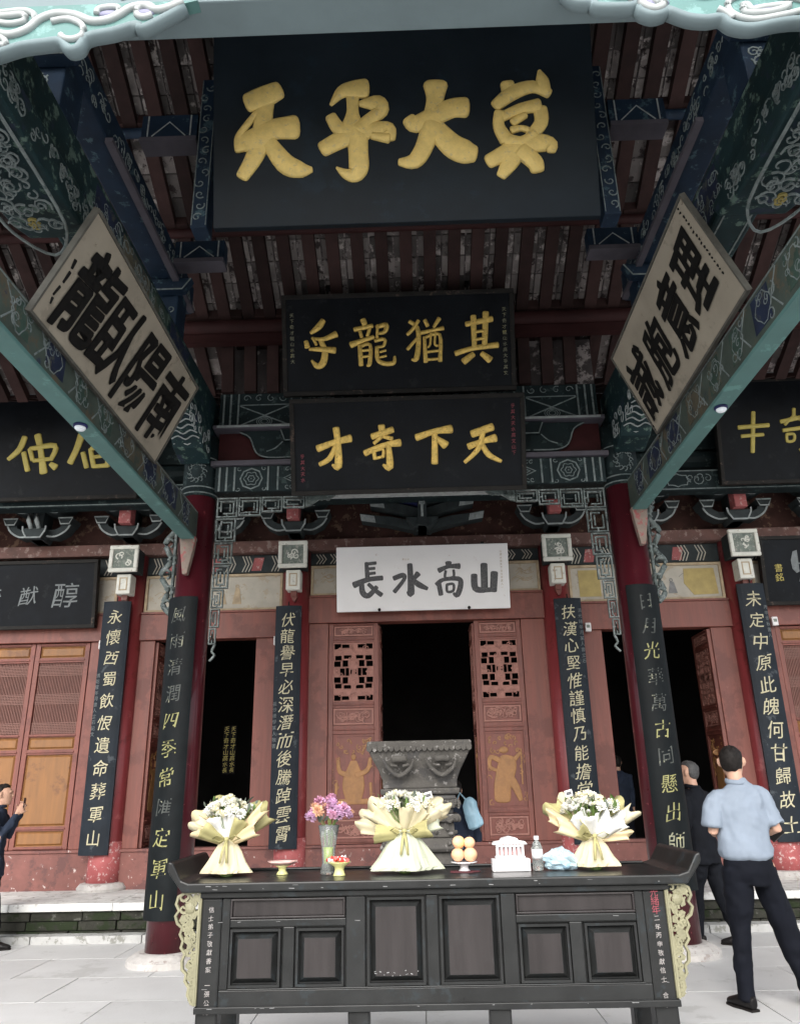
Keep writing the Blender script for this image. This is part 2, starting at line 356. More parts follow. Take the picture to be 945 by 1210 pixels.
GLY = {}
def glyph(c, off=0.):
    ch_ = c; c = (c, off)
    if c in GLY: return GLY[c]
    cu = bpy.data.curves.new('t', 'FONT'); cu.body = ch_; cu.size = 1.; cu.align_x = 'CENTER'; cu.resolution_u = 3; cu.offset = off
    o = bpy.data.objects.new('t', cu); COL.objects.link(o)
    dg = bpy.context.evaluated_depsgraph_get(); me = bpy.data.meshes.new_from_object(o.evaluated_get(dg))
    vs = [v.co.copy() for v in me.vertices]; fs = [tuple(p.vertices) for p in me.polygons]
    bpy.data.objects.remove(o); bpy.data.meshes.remove(me)
    if vs:
        x0 = min(v.x for v in vs); x1 = max(v.x for v in vs); y0 = min(v.y for v in vs); y1 = max(v.y for v in vs)
        cx, cy = (x0+x1)/2, (y0+y1)/2; vs = [Vector((v.x-cx, v.y-cy, 0)) for v in vs]
    GLY[c] = (vs, fs); return GLY[c]
def write(mb, c, place, size, thick=.004, shear=.0, rot=0., sx=1.):
    """put glyph c with place(u, v, w) giving world points; a thin slab of paint"""
    vs, fs = glyph(c)
    if not vs: return
    P = []
    for v in vs:
        x, y = v.x*size*sx+v.y*size*shear, (v.y+v.x*.07)*size
        # wandering of a brush hand
        x += .035*size*math.sin(y*9/size*.5+ord(c)); y += .03*size*math.sin(x*7/size*.5+ord(c)*.7)
        P.append((x*math.cos(rot)-y*math.sin(rot), x*math.sin(rot)+y*math.cos(rot)))
    mb.add([place(x, y, thick) for x, y in P], fs)
def brushed(mb, c, fr, u0, u1, v0, v1, off=.010, shear=.10, thick=.004):
    """a heavy brush-like character filling a box on a board: the thin glyph laid several times, spread by a brush's width"""
    vs, fs = glyph(c, off); W = max(v.x for v in vs)*2; H = max(v.y for v in vs)*2
    for k in range(9):
        ra = .0 if k == 8 else .021; dx, dy = ra*math.cos(k*PI/4+.3), ra*.85*math.sin(k*PI/4+.3); P = []
        for v in vs:
            x, y = v.x/W, v.y/H; x += .014*math.sin(y*9+ord(c))+shear*y+dx; y += .012*math.sin(x*8+ord(c)*.7)+.09*x+dy
            P.append((u0+(x+.5)*(u1-u0), v0+(y+.5)*(v1-v0)))
        mb.add([fr(x, y, thick+.0007*k) for x, y in P], fs)
def vtext(mb, text, fr, u, v_top, pitch, size, w=.006, sx=1., jit=.0):
    for i, c in enumerate(text):
        du = random.uniform(-jit, jit); s2 = size*random.uniform(.92, 1.08)
        write(mb, c, lambda x, y, t, i=i, du=du: fr(u+du+x, v_top-pitch*(i+.5)+y, w), s2, w, .10, random.uniform(-.05, .05), sx)
def curl(mb, fr, cu, cv, r, a0, turns, wd, sgn=1, h=.004, w0=0., n=10):
    P = []
    for i in range(n+1):
        t = i/n; a = a0+sgn*turns*2*PI*t; q = r*(1-t*.82); P.append((cu+q*math.cos(a), cv+q*math.sin(a), wd*(1-.4*t)))
    mb.strip(fr, P, wd, h, w0)
def scrolls(mb, fr, u0, u1, v0, v1, n, wd, rnd, h=.004, w0=0., rr=None):
    W, H = u1-u0, v1-v0; rr = rr or min(W, H)*.28
    for i in range(n):
        r = rr*rnd.uniform(.5, 1); cu = rnd.uniform(u0+r, max(u0+r, u1-r)); cv = rnd.uniform(v0+r, max(v0+r, v1-r))
        curl(mb, fr, cu, cv, r, rnd.uniform(0, 6.28), rnd.uniform(.6, 1.3), wd, rnd.choice((-1, 1)), h, w0)
def ring(mb, fr, cu, cv, ru, rv, wd, h=.004, w0=0., n=20, lobes=0):
    P = [(cu+ru*math.cos(2*PI*i/n)*(1+(.13*math.cos(lobes*2*PI*i/n) if lobes else 0)), cv+rv*math.sin(2*PI*i/n)*(1+(.13*math.cos(lobes*2*PI*i/n) if lobes else 0))) for i in range(n)]
    mb.strip(fr, P, wd, h, w0, closed=True)
def strokes(mb, fr, txt, h, w0=0., dome=True, fat=1.):
    for s in txt.split('|'):
        P = [tuple(float(a)/1000*(fat if i == 2 else 1) for i, a in enumerate(p.split(','))) for p in s.split()]
        mb.brush(fr, P, h, w0, 4, dome)
INK = {
 'sky': [
  '-1289,1092,135 -1162,1137,152 -1043,1192,127|-1146,1145,127 -1163,977,119 -1179,810,143 -1243,613,120 -1345,442,89|-1226,997,43 -1337,850,49 -1368,767,70 -1353,683,94|-1353,733,117 -1227,762,167 -1100,841,143 -911,859,167|-1140,759,95 -993,545,135 -868,483,114 -774,480,43',
  '-602,1049,23 -513,1155,83 -418,1177,118 -316,1181,135|-603,939,79 -534,828,97 -425,799,116|-420,1101,87 -422,966,86 -425,816,188|-358,1048,40 -216,1042,116 -186,974,96 -298,894,82 -362,813,113|-670,658,107 -520,736,124 -362,797,150 -236,825,92 -127,813,97 -113,729,70|-261,759,50 -129,730,66|-386,781,141 -381,614,133 -381,482,133 -416,417,98 -494,437,65 -563,492,16',
  '275,1184,165 267,1058,118 239,874,141|47,890,97 101,846,117 244,907,132 402,977,133 512,981,142|234,841,134 157,628,119 77,523,106 -40,519,50|264,806,128 392,652,161 499,590,164 568,571,123',
  '872,1177,94 884,1084,94|1143,1285,25 1163,1192,87 1190,1098,71|771,988,81 908,1092,99 1082,1144,84 1212,1080,67|799,920,78 787,804,78 844,685,95|821,886,66 964,947,75 1122,975,92|1136,941,94 1138,824,94 1048,711,79|905,832,55 1009,895,49|894,766,50 973,780,40 1026,761,43|844,685,83 968,664,66 1079,726,65|697,500,97 903,600,122 1060,644,132 1199,631,107 1212,572,62|935,616,141 867,486,118 793,374,71|964,581,113 1068,479,111 1089,412,94',
 ],
 'dragon': [
  '-838,832,56 -890,763,66 -978,697,36|-1035,603,45 -1022,539,55|-956,638,30 -920,561,30|-969,639,25 -843,622,41 -696,676,66|-997,513,30 -871,509,51 -715,492,66|-869,610,50 -826,482,65 -849,357,71 -913,321,61 -975,386,25',
  '-390,828,60 -371,777,55|-488,720,46 -286,757,41|-426,698,35 -410,634,35|-317,725,35 -344,645,35|-528,549,66 -391,596,46 -277,630,41|-433,534,45 -423,318,50|-433,526,35 -317,543,35 -327,336,45 -358,311,25|-419,478,25 -328,485,25|-421,407,25 -330,417,25|-241,743,41 -130,760,50 -152,684,40 -233,667,25|-226,763,30 -239,621,30|-260,586,35 -154,601,35 -166,528,30 -237,515,25|-242,515,40 -235,376,45 -159,326,45 -58,333,45 -46,403,25|-206,458,23 -142,474,23|-207,400,23 -139,413,23',
  '230,799,35 165,705,35 103,646,35|132,792,40 216,716,45 226,551,50 196,375,55 146,364,25|212,602,30 99,479,35|303,802,40 332,738,40|464,817,45 401,723,30|259,661,40 390,685,35 506,707,40|293,612,35 300,332,45|303,607,30 464,632,35 461,337,45|365,661,25 356,535,25 330,493,20|420,667,25 406,533,25 446,507,23|318,442,25 449,454,25|316,357,30 457,363,25',
  '846,830,60 848,482,50|985,866,65 961,478,55|763,742,51 1050,794,61|866,653,30 961,665,30|863,567,30 959,579,30|638,418,55 835,470,50 1106,499,60|833,402,55 726,324,70|928,409,50 1016,335,75',
 ],
 'talent': [
  '-789,723,70 -770,528,65 -776,305,80 -840,321,25|-994,505,75 -818,567,60 -633,609,80|-794,541,45 -868,394,55 -979,330,45',
  '-286,738,70 -279,634,55|-389,622,65 -164,690,65|-290,614,35 -371,547,40|-265,618,35 -171,591,45|-473,440,65 -272,519,55 -88,546,79|-378,467,40 -366,373,40|-363,462,30 -274,477,30 -276,390,35|-366,378,30 -276,395,30|-213,517,55 -204,279,74 -278,306,25',
  '102,598,74 302,659,60 481,681,89|302,642,59 293,310,69|325,584,45 417,505,89',
  '717,620,79 937,691,79|674,482,69 819,533,55 968,568,84|834,644,54 782,459,54 627,310,40|818,513,45 889,387,59 1025,309,35',
 ],
 'white': [
  '-767,664,38 -754,441,49|-751,650,33 -637,661,33|-738,582,30 -654,588,30|-740,514,30 -650,522,30|-939,365,65 -754,433,49 -554,452,49|-836,400,49 -825,260,59 -744,215,54 -632,330,43|-742,371,38 -649,282,43 -569,221,48',
  '-171,627,54 -165,432,59 -165,232,70 -207,255,32|-392,443,49 -266,483,49 -257,420,38 -390,259,43|-61,499,59 -133,417,38|-146,426,38 -54,348,59 58,291,38',
  '360,640,65 361,581,49|227,535,54 359,586,38 505,588,60|319,527,27 310,433,27 421,444,27 427,536,27|199,341,59 277,407,38 487,415,49 517,333,54 466,195,53 416,218,27|221,346,49 243,206,48|328,338,27 331,244,27 412,255,27 415,344,27 328,338,27',
  '845,601,70 839,266,70|705,458,65 714,280,65 831,250,54|981,483,75 959,242,70|831,250,48 965,258,48',
 ],
 'leftside': [
  '-929,652,85 -845,564,95 -865,415,96|-991,491,34 -875,552,44|-1016,287,39 -921,389,61|-886,333,83 -906,154,82 -914,57,37|-872,251,68 -783,393,95 -730,589,74 -699,702,50|-829,118,55 -761,260,84 -675,456,94|-646,479,101 -563,385,90 -616,231,92|-769,124,64 -622,133,93 -532,99,82|-776,475,90 -839,295,103 -829,173,80|-822,252,57 -696,383,77 -587,425,46',
  '-450,571,54 -424,466,77 -494,317,78 -441,159,79|-396,557,38 -290,604,53 -285,515,54 -346,360,48 -403,253,94 -319,112,97|-184,677,79 -121,558,94 -155,348,71 -245,258,37|-234,357,64 -76,276,107 -15,151,90|-389,174,59 -291,318,53|-468,296,59 -402,402,48',
  '11,513,67 198,670,38|51,485,115 112,375,95 96,197,92 130,104,94|380,702,107 337,562,107 336,386,98|145,568,71 325,445,130 200,239,74 227,108,94 389,146,65 499,274,111 382,370,76|162,322,66 275,457,67|238,198,33 376,279,34',
  '831,745,81 861,611,139 779,423,113|637,547,67 756,525,73|585,366,111 626,224,112 822,82,117|586,358,48 877,480,76 1077,402,136 956,156,105 851,86,39|752,362,61 813,259,43 941,338,34|821,436,81 997,265,82|900,587,45 625,369,43',
  '-1105,461,46 -1093,407,34|-1087,376,40 -1087,295,28|-1091,256,30 -1101,185,26|-1091,165,33 -1079,129,21',
 ],
 'rightside': [
  '803,706,75 729,665,74 679,603,76|836,709,53 878,617,80 828,534,82 769,481,66|711,639,34 805,534,33|657,589,53 691,474,67 746,406,41|596,675,73 543,610,83 619,503,69 559,403,89 591,267,64|800,413,50 701,370,68 704,260,63 833,291,84 816,337,40',
  '253,719,106 243,613,117 119,552,94|352,646,64 257,602,70|399,533,69 300,523,84 196,492,112 65,378,78|367,404,77 230,333,132 288,242,68|148,462,78 242,324,76|414,303,43 328,303,63 397,204,78 292,153,63 145,198,50 140,162,54|154,301,87 153,170,86',
  '-217,643,91 -202,572,80 -378,580,67|-378,592,56 -151,488,59 -189,353,122|-414,497,73 -304,397,142 -367,288,124 -323,173,75|-57,350,61 -50,212,107 -184,183,65 -246,283,50|-321,316,90 -426,174,56|-195,462,81 -403,394,100',
  '-741,648,76 -690,558,63|-894,542,104 -874,433,133 -974,346,128 -866,134,108|-725,500,90 -662,336,110 -621,203,103 -561,114,54|-568,346,94 -647,255,114 -685,128,77|-788,379,102 -889,245,137 -826,146,88|-810,492,82 -785,304,81',
 ],
 'rightside_small': [
  '973,885,15 960,889,10|974,847,18 965,847,12|972,810,15 954,817,10|973,773,20 974,755,13|971,736,19 973,726,12|973,699,23 968,693,15|974,662,14 960,667,10|972,626,17 954,626,12|973,589,22 970,576,14|974,553,20 975,542,13|973,517,17 958,516,12|974,481,22 969,469,15|972,446,16 979,434,10|973,410,22 966,402,14|974,374,21 968,370,14|972,340,21 968,337,14|974,304,20 974,288,13|972,270,21 968,265,14|973,235,18 976,220,12|-1079,397,20 -1078,381,16|-1076,354,18 -1085,349,14|-1074,315,20 -1081,307,16|-1070,273,11 -1089,274,9|-1067,231,18 -1063,221,14|-1067,191,11 -1092,193,9|-1061,150,13 -1081,147,11|-1061,111,17 -1070,106,14|-1058,70,16 -1049,55,13|-1054,28,13 -1064,27,11|-1052,-9,21 -1054,-18,17|-1049,-50,15 -1065,-56,12',
 ],
 'elder': [
  '-280,891,68 -343,718,69 -487,580,48|-279,666,58 -207,415,63|-102,911,83 -40,659,68 13,383,93|-198,714,53 -148,560,53|-189,719,52 152,755,64 105,558,51|-137,549,46 90,568,46|104,497,53 172,449,82',
  '507,893,87 449,695,72 371,507,72|541,642,58 602,437,58|720,820,67 672,704,46|643,690,54 701,439,58|657,694,52 877,754,58 888,444,59|683,577,41 865,597,41|690,445,46 892,454,51',
 ],
 'rare': [
  '-889,772,49 -485,793,49|-862,648,41 -569,664,41|-671,980,47 -735,424,47',
  '-121,1013,39 -134,902,39|-314,837,48 61,909,49|-149,902,31 -264,795,35|-126,902,34 -7,836,38|-296,713,41 95,759,49|-255,659,31 -257,565,33 -170,570,31 -161,656,33 -255,659,33|-27,730,47 -45,428,50 -105,450,25',
 ],
}

# ================================================================ SETTING
FRONT = (1, 0, 0), (0, 0, 1)
g = MB(); g.box(-60, 60, -60, 60, -.35, -.02)
obj('ground', g, 'ground_stone', kind='structure')
paving = obj('paving', MB().box(-7.8, 7.8, -.6, 9.12, -.019, -.012), 'ground_stone', kind='structure')
s0 = None; SW, SD = 1.2, .81
for j in range(12):
    for i in range(14):
        x = -8.1+i*SW+(.6 if j % 2 else 0)-.3; y = -.55+j*SD
        if x < -7.8 or x+SW > 8: continue
        if s0 is None:
            mb = MB(); mb.box(x+.0045, x+SW-.0045, y+.0045, y+SD-.0045, -.011, 0.)
            s0 = obj('paving_slab', mb, 'stone_floor', paving); s00 = (x, y)
        else: inst(s0, (x-s00[0], y-s00[1], random.uniform(-.0012, .0008)))
# kerb along the platform
kb = obj('kerb', MB().box(-7.8, 7.8, 9.13, 9.3, -.3, -.02), 'kerb_stone', kind='structure')
k0 = None
for i in range(13):
    x = -7.8+i*1.2
    if k0 is None: k0 = obj('kerb_stone', MB().box(x+.004, x+1.196, 9.125, 9.32, -.1, .075), 'kerb_stone', kb, bev=.008)
    else: inst(k0, (i*1.2, 0, 0))
# platform
plat = obj('platform', MB().box(-7.8, 7.8, 9.37, 17.0, -.3, .30), 'moss_stone', kind='structure')
rnd = random.Random(3)
st0 = None
for r in range(3):
    x = -7.8-(.0, .22, .1)[r]
    while x < 7.8:
        L = rnd.choice((.42, .5, .58))
        if st0 is None:
            st0 = obj('moss_stone', MB().box(x+.004, x+L-.004, 9.32, 9.45, .003, .092), 'moss_stone', plat, bev=.01); b0 = (x, L)
        else:
            c = inst(st0, (0, rnd.uniform(-.006, .01), r*.095)); c.scale = (L/b0[1], 1, 1); c.location.x = x-b0[0]*L/b0[1]
        x += L
c0 = None
for i in range(14):
    x = -8+i*1.15
    if c0 is None: c0 = obj('cap_slab', MB().box(x+.003, x+1.147, 9.27, 10.0, .29, .37), 'stone_cap', plat, bev=.01)
    else: inst(c0, (i*1.15, rnd.uniform(-.004, .004), 0))
for i in range(14):
    inst(c0, (i*1.15-.5, .733, 0)) if i else None
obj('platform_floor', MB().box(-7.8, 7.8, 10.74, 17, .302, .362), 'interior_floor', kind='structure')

# ================================================================ MAIN HALL
HZ = .37; WY = 10.5
hall = thing('temple_hall', 'dark red timber temple hall with lattice doors and painted brackets behind the altar table', 'building', (.13, WY, HZ))
CX = [-6.62, -4.0, -1.66, 1.96, 4.50, 7.2]
colm = []
mbc = MB(); mbc.lathe((CX[2], WY, 0), [(.20, .5), (.20, 1.5), (.193, 4.7)], 28)
col0 = obj('wall_column', mbc, 'column_red', hall, smooth=True)
mbb = MB(); mbb.lathe((CX[2], WY, 0), [(.205, .42), (.203, .93)], 28)
cb0 = obj('column_foot', mbb, 'column_base_red', col0, smooth=True)
mbp = MB(); mbp.lathe((CX[2], WY, 0), [(.30, .362), (.31, .40), (.27, .45), (.22, .46)], 24)
cp0 = obj('column_plinth', mbp, 'plinth_stone', col0, smooth=False)
for x in CX:
    if x == CX[2]: continue
    c = inst(col0, (x-CX[2], 0, 0))
    for s in (cb0, cp0): q = s.copy(); COL.objects.link(q); q.parent = c; ORG[q] = ORG[s]
F = Fr((0, WY, 0), *FRONT)
# sills
for a, b in zip(CX, CX[1:]):
    mb = MB(); mb.fbox(F, a+.19, b-.19, .362, .80, -.12, .03); mb.fbox(F, a+.185, b-.185, .80, .835, -.14, .05)
    obj('sill', mb, 'sill_wood', hall, bev=.006)
# lintels and tie beams
for i, (a, b) in enumerate(zip(CX, CX[1:])):
    zt = 3.66 if i == 2 else 3.48
    top = 4.02 if i == 2 else 3.84
    mb = MB(); mb.fbox(F, a+.18, b-.18, zt, top, -.14, .06); mb.fbox(F, a+.18, b-.18, top, top+.03, -.14, .08)
    obj('lintel', mb, 'facade_wood', hall, bev=.006)
    # murals over the lintel
    p0, p1 = top+.05, (4.47 if i == 2 else 4.38)
    n = 3 if i == 2 else 2
    segs = [(a+.22, -.95), (-.9, 1.2), (1.25, b-.22)] if i == 2 else [(a+.22, b-.22)]
    for k, (u0, u1) in enumerate(segs):
        mb = MB(); mb.fbox(F, u0, u1, p0, p1, -.05, .0)
        pn = obj('mural_panel', mb, 'mural_white', hall)
        fm = MB(); fm.frame(F, u0-.02, u1+.02, p0-.02, p1+.02, .035, -.04, .03)
        obj('mural_frame', fm, 'mural_tan', pn)
        r = random.Random(i*9+k)
        pm = MB()
        if i == 3:   # the two yellow patches with figures between
            ym = MB(); ym.fbox(F, u0+.12, u0+.42, p0+.06, p1-.05, .001, .005); obj('yellow_scene', ym, 'mural_yellow', pn); ym = MB(); ym.prism(F, [(u1-.50, p1-.06), (u1-.08, p1-.06), (u1-.06, p0+.06), (u1-.40, p0+.05), (u1-.52, p0+.22)], .001, .005)
            obj('yellow_scene', ym, 'mural_yellow', pn)
        for q in range(4 if i != 2 else 0):   # painted figures: robe, head, hill
            x = u0+(u1-u0)*(.34+.11*q); hgt = r.uniform(.14, .24)
            pm.prism(F, [(x-.06, p0+.08), (x+.07, p0+.08), (x+.035, p0+.08+hgt), (x-.02, p0+.09+hgt)], .001, .006)
            ring(pm, F, x, p0+.11+hgt, .02, .022, .014, .004, .001, 8)
        for q in range(5):
            x = r.uniform(u0+.1, u1-.3); z = r.uniform(p0+.06, p1-.1); l = r.uniform(.1, .3)
            pm.strip(F, catmull([(x, z), (x+l*.3, z+.05), (x+l*.6, z+.01), (x+l, z+.04)], 3), .007, .003, .001)
        obj('mural_figures', pm, 'mural_tan' if i != 3 else 'mural_grey', pn)
        # painted chevron strip above
        q0, q1 = p1+.04, 4.68
        mb = MB(); mb.fbox(F, u0-.03, u1+.03, q0, q1, -.06, -.005)
        sp = obj('chevron_strip', mb, 'bracket_dark', hall)
        zz = MB(); x = u0+.05; H = (q1-q0)
        while x < u1-.12:
            for e in (0, .045, .09):
                zz.strip(F, [(x+e, q0+.015), (x+e+.05, q0+H*.5), (x+e, q1-.015)], .016, .003, -.005)
            x += r.choice((.2, .24, .42))
        obj('chevron', zz, 'mural_white', sp)
        rm = MB(); x = u0+.3
        while x < u1-.2:
            rm.prism(F, [(x-.08, q0+.03), (x+.06, q0+.03), (x+.1, q1-.04), (x-.04, q1-.04)], -.004, -.002); x += .62
        obj('maroon_cloud', rm, 'bracket_red', sp)
# upper beam of the facade and the wall behind the brackets
mb = MB(); mb.fbox(F, -7.4, 7.9, 4.69, 4.86, -.2, .12); obj('tie_beam', mb, 'brown_beam', hall, bev=.01)
mb = MB(); mb.fbox(F, -7.4, 7.9, 4.861, 5.9, -.2, -.12); obj('bracket_wall', mb, 'bracket_panel', hall)

# ---- painted square beam ends over the columns
for x in CX[1:5]:
    mb = MB(); mb.fbox(F, x-.17, x+.17, 4.38, 4.72, .10, .42); be = obj('beam_end', mb, 'bracket_dark', hall, bev=.01)
    mb = MB(); mb.frame(F, x-.2, x+.2, 4.36, 4.74, .055, .40, .455); obj('beam_end_border', mb, 'medal_white', be, bev=.012)
    mb = MB(); mb.fbox(F, x-.15, x+.15, 4.41, 4.69, .42, .432); obj('beam_end_picture', mb, 'medal_green', be)
    mb = MB(); r = random.Random(int(x*10)); scrolls(mb, F, x-.13, x+.13, 4.43, 4.67, 5, .02, r, .006, .432, .07); obj('beam_end_scroll', mb, 'medal_white', be)
    mb = MB(); mb.fbox(F, x-.10, x+.10, 4.07, 4.35, .12, .36); b2 = obj('small_beam_end', mb, 'medal_white', hall, bev=.015)
    mb = MB(); mb.frame(F, x-.055, x+.055, 4.12, 4.30, .014, .36, .366); obj('small_beam_end_square', mb, 'mural_tan', b2)
    mb = MB(); mb.prism(F, [(x-.04, 4.0), (x+.05, 4.0), (x+.02, 3.93), (x-.01, 3.93)], .2, .26); mb.fbox(F, x-.04, x+.04, 4.0, 4.07, .19, .28); obj('beam_peg', mb, 'jamb_wood', hall)

# ---- bracket sets
def bracket(x, big=True, yoff=0.):
    fr = Fr((x, WY-.12-yoff, 0), *FRONT)
    core = MB(); core.fbox(fr, -.075, .075, 4.87, 5.75, -.02, .26)
    core.prism(fr, [(-.16, 5.02), (-.10, 4.87), (.10, 4.87), (.16, 5.02)], .0, .34)
    root = obj('bracket_set', core, 'bracket_dark', hall)
    ln = MB(); ln.strip(fr, [(-.165, 5.05), (-.155, 4.98), (-.10, 4.885), (.10, 4.885), (.155, 4.98), (.165, 5.05)], .024, .012, .34)
    for t, (z, hw, w) in enumerate(((4.93, .46, .22), (5.27, .50, .30))):
        for s in (-1, 1):
            arm = [(s*.10, z), (s*hw*.55, z-.015), (s*hw*.85, z+.06), (s*hw, z+.17), (s*(hw+.01), z+.22), (s*(hw-.13), z+.22), (s*(hw-.15), z+.14), (s*hw*.5, z+.10), (s*.10, z+.10)]
            am = MB(); am.prism(fr, arm[::s], .02, w); obj('bracket_arm', am, 'bracket_dark', root)
            ln.strip(fr, catmull([(s*.12, z+.012), (s*hw*.55, z+.0), (s*hw*.84, z+.075), (s*(hw-.012), z+.17)], 3), .026, .01, w)
            cup = [(s*(hw-.17), z+.26), (s*(hw-.13), z+.17), (s*(hw-.01), z+.17), (s*(hw+.035), z+.26)]
            cm = MB(); cm.prism(fr, [(c[0], c[1]) for c in cup][::s], -.02, w+.05); obj('bracket_cup', cm, 'bracket_dark', root)
            ln.strip(fr, cup, .022, .01, w+.05, closed=True)
    obj('bracket_outline', ln, 'paint_line_bright', root)
    if big:
        rb = MB(); rb.fbox(fr, -.085, .085, 5.03, 5.32, .26, .44); rb.prism(fr, [(-.085, 5.32), (.085, 5.32), (.05, 5.40), (-.05, 5.40)], .26, .42); obj('red_block', rb, 'bracket_red', root, bev=.01)
    return root
for x in (-6.62, -4.0, -1.66, 1.96, 4.50, 7.2): bracket(x)
for x in (-5.3, -2.83, 3.23, 5.85): bracket(x, False)
for x in (-2.83, 3.23, -5.3, 5.85):
    fr = Fr((x, WY-.15, 0), *FRONT); mb = MB()
    for q in (-.05, .06): mb.tube([fr(q, 5.02, .3), fr(q-.02, 5.12, .36), fr(q-.03, 5.22, .34)], [.03, .032, .02], 8)
    obj('tongue_ornament', mb, 'paint_line_bright', hall, smooth=True)
# splayed centre bracket
fr = Fr((.13, WY-.14, 0), *FRONT)
mb = MB(); mb.fbox(fr, -.06, .06, 4.87, 5.75, 0, .5); mb.prism(fr, [(-.22, 5.0), (-.12, 4.87), (.12, 4.87), (.22, 5.0)], 0, .42)
cbk = obj('centre_bracket_set', mb, 'bracket_dark', hall)
ln = MB(); ln.strip(fr, [(0, 4.98), (0, 5.6)], .035, .012, .5); ln.strip(fr, [(-.03, 5.16), (-.03, 5.30), (.03, 5.30), (.03, 5.16)], .018, .02, .5, closed=True)
obj('bracket_outline', ln, 'paint_line_bright', cbk)
for s in (-1, 1):
    for k, (z, L, tilt, mt) in enumerate(((4.90, .85, .25, 'bracket_dark'), (5.08, .72, .32, 'bracket_dark'), (5.26, .95, .30, 'bracket_blue' if s < 0 else 'bracket_dark'), (5.42, .75, .4, 'bracket_dark'))):
        P = [(s*.06, z-.04), (s*L*.55, z+L*tilt*.3), (s*L, z+L*tilt*.62), (s*(L+.02), z+L*tilt*.62+.12), (s*(L-.18), z+L*tilt*.62+.08), (s*L*.5, z+.14+L*tilt*.2), (s*.06, z+.1)]
        am = MB(); am.prism(fr, P[::s], .05+.04*k, .22+.07*k); obj('splayed_arm', am, mt, cbk)
        tip = MB(); tip.prism(fr, [(s*(L-.2), z+L*tilt*.62-.03), (s*L, z+L*tilt*.62), (s*(L+.02), z+L*tilt*.62+.10), (s*(L-.18), z+L*tilt*.62+.065)][::s], .22+.07*k, .235+.07*k)
        if k in (0, 1): obj('arm_tip', tip, 'paint_line_bright', cbk)
# eave beam over the brackets, purlins and rafters of the hall eave
mb = MB(); mb.box(-7.6, 8, 9.72, 9.92, 5.20, 5.50); eb = obj('eave_beam', mb, 'beam_dark', hall, bev=.01)
mb = MB(); fr = Fr((0, 9.72, 0), *FRONT)
for z in (5.225, 5.485): mb.strip(fr, [(-7.6, z), (8, z)], .016, .004, 0)
for x in (-2.9, 3.2, 3.05+.55):
    ring(mb, fr, x, 5.35, .16, .085, .016, .004, 0, 24, 8)
for x in (-6.2, -3.3, 2.75, 4.0, 5.2): scrolls(mb, fr, x-.3, x+.3, 5.25, 5.46, 7, .014, random.Random(int(x*10)), .004, 0, .09)
obj('eave_beam_pattern', mb, 'paint_line', eb)
mb = MB(); mb.box(-7.6, 8, 9.96, 10.34, 5.9, 6.3); mb.tube([(-7.6, 10.0, 5.75), (8, 10.0, 5.75)], .14, 12); obj('eave_purlin', mb, 'beam_dark', hall)

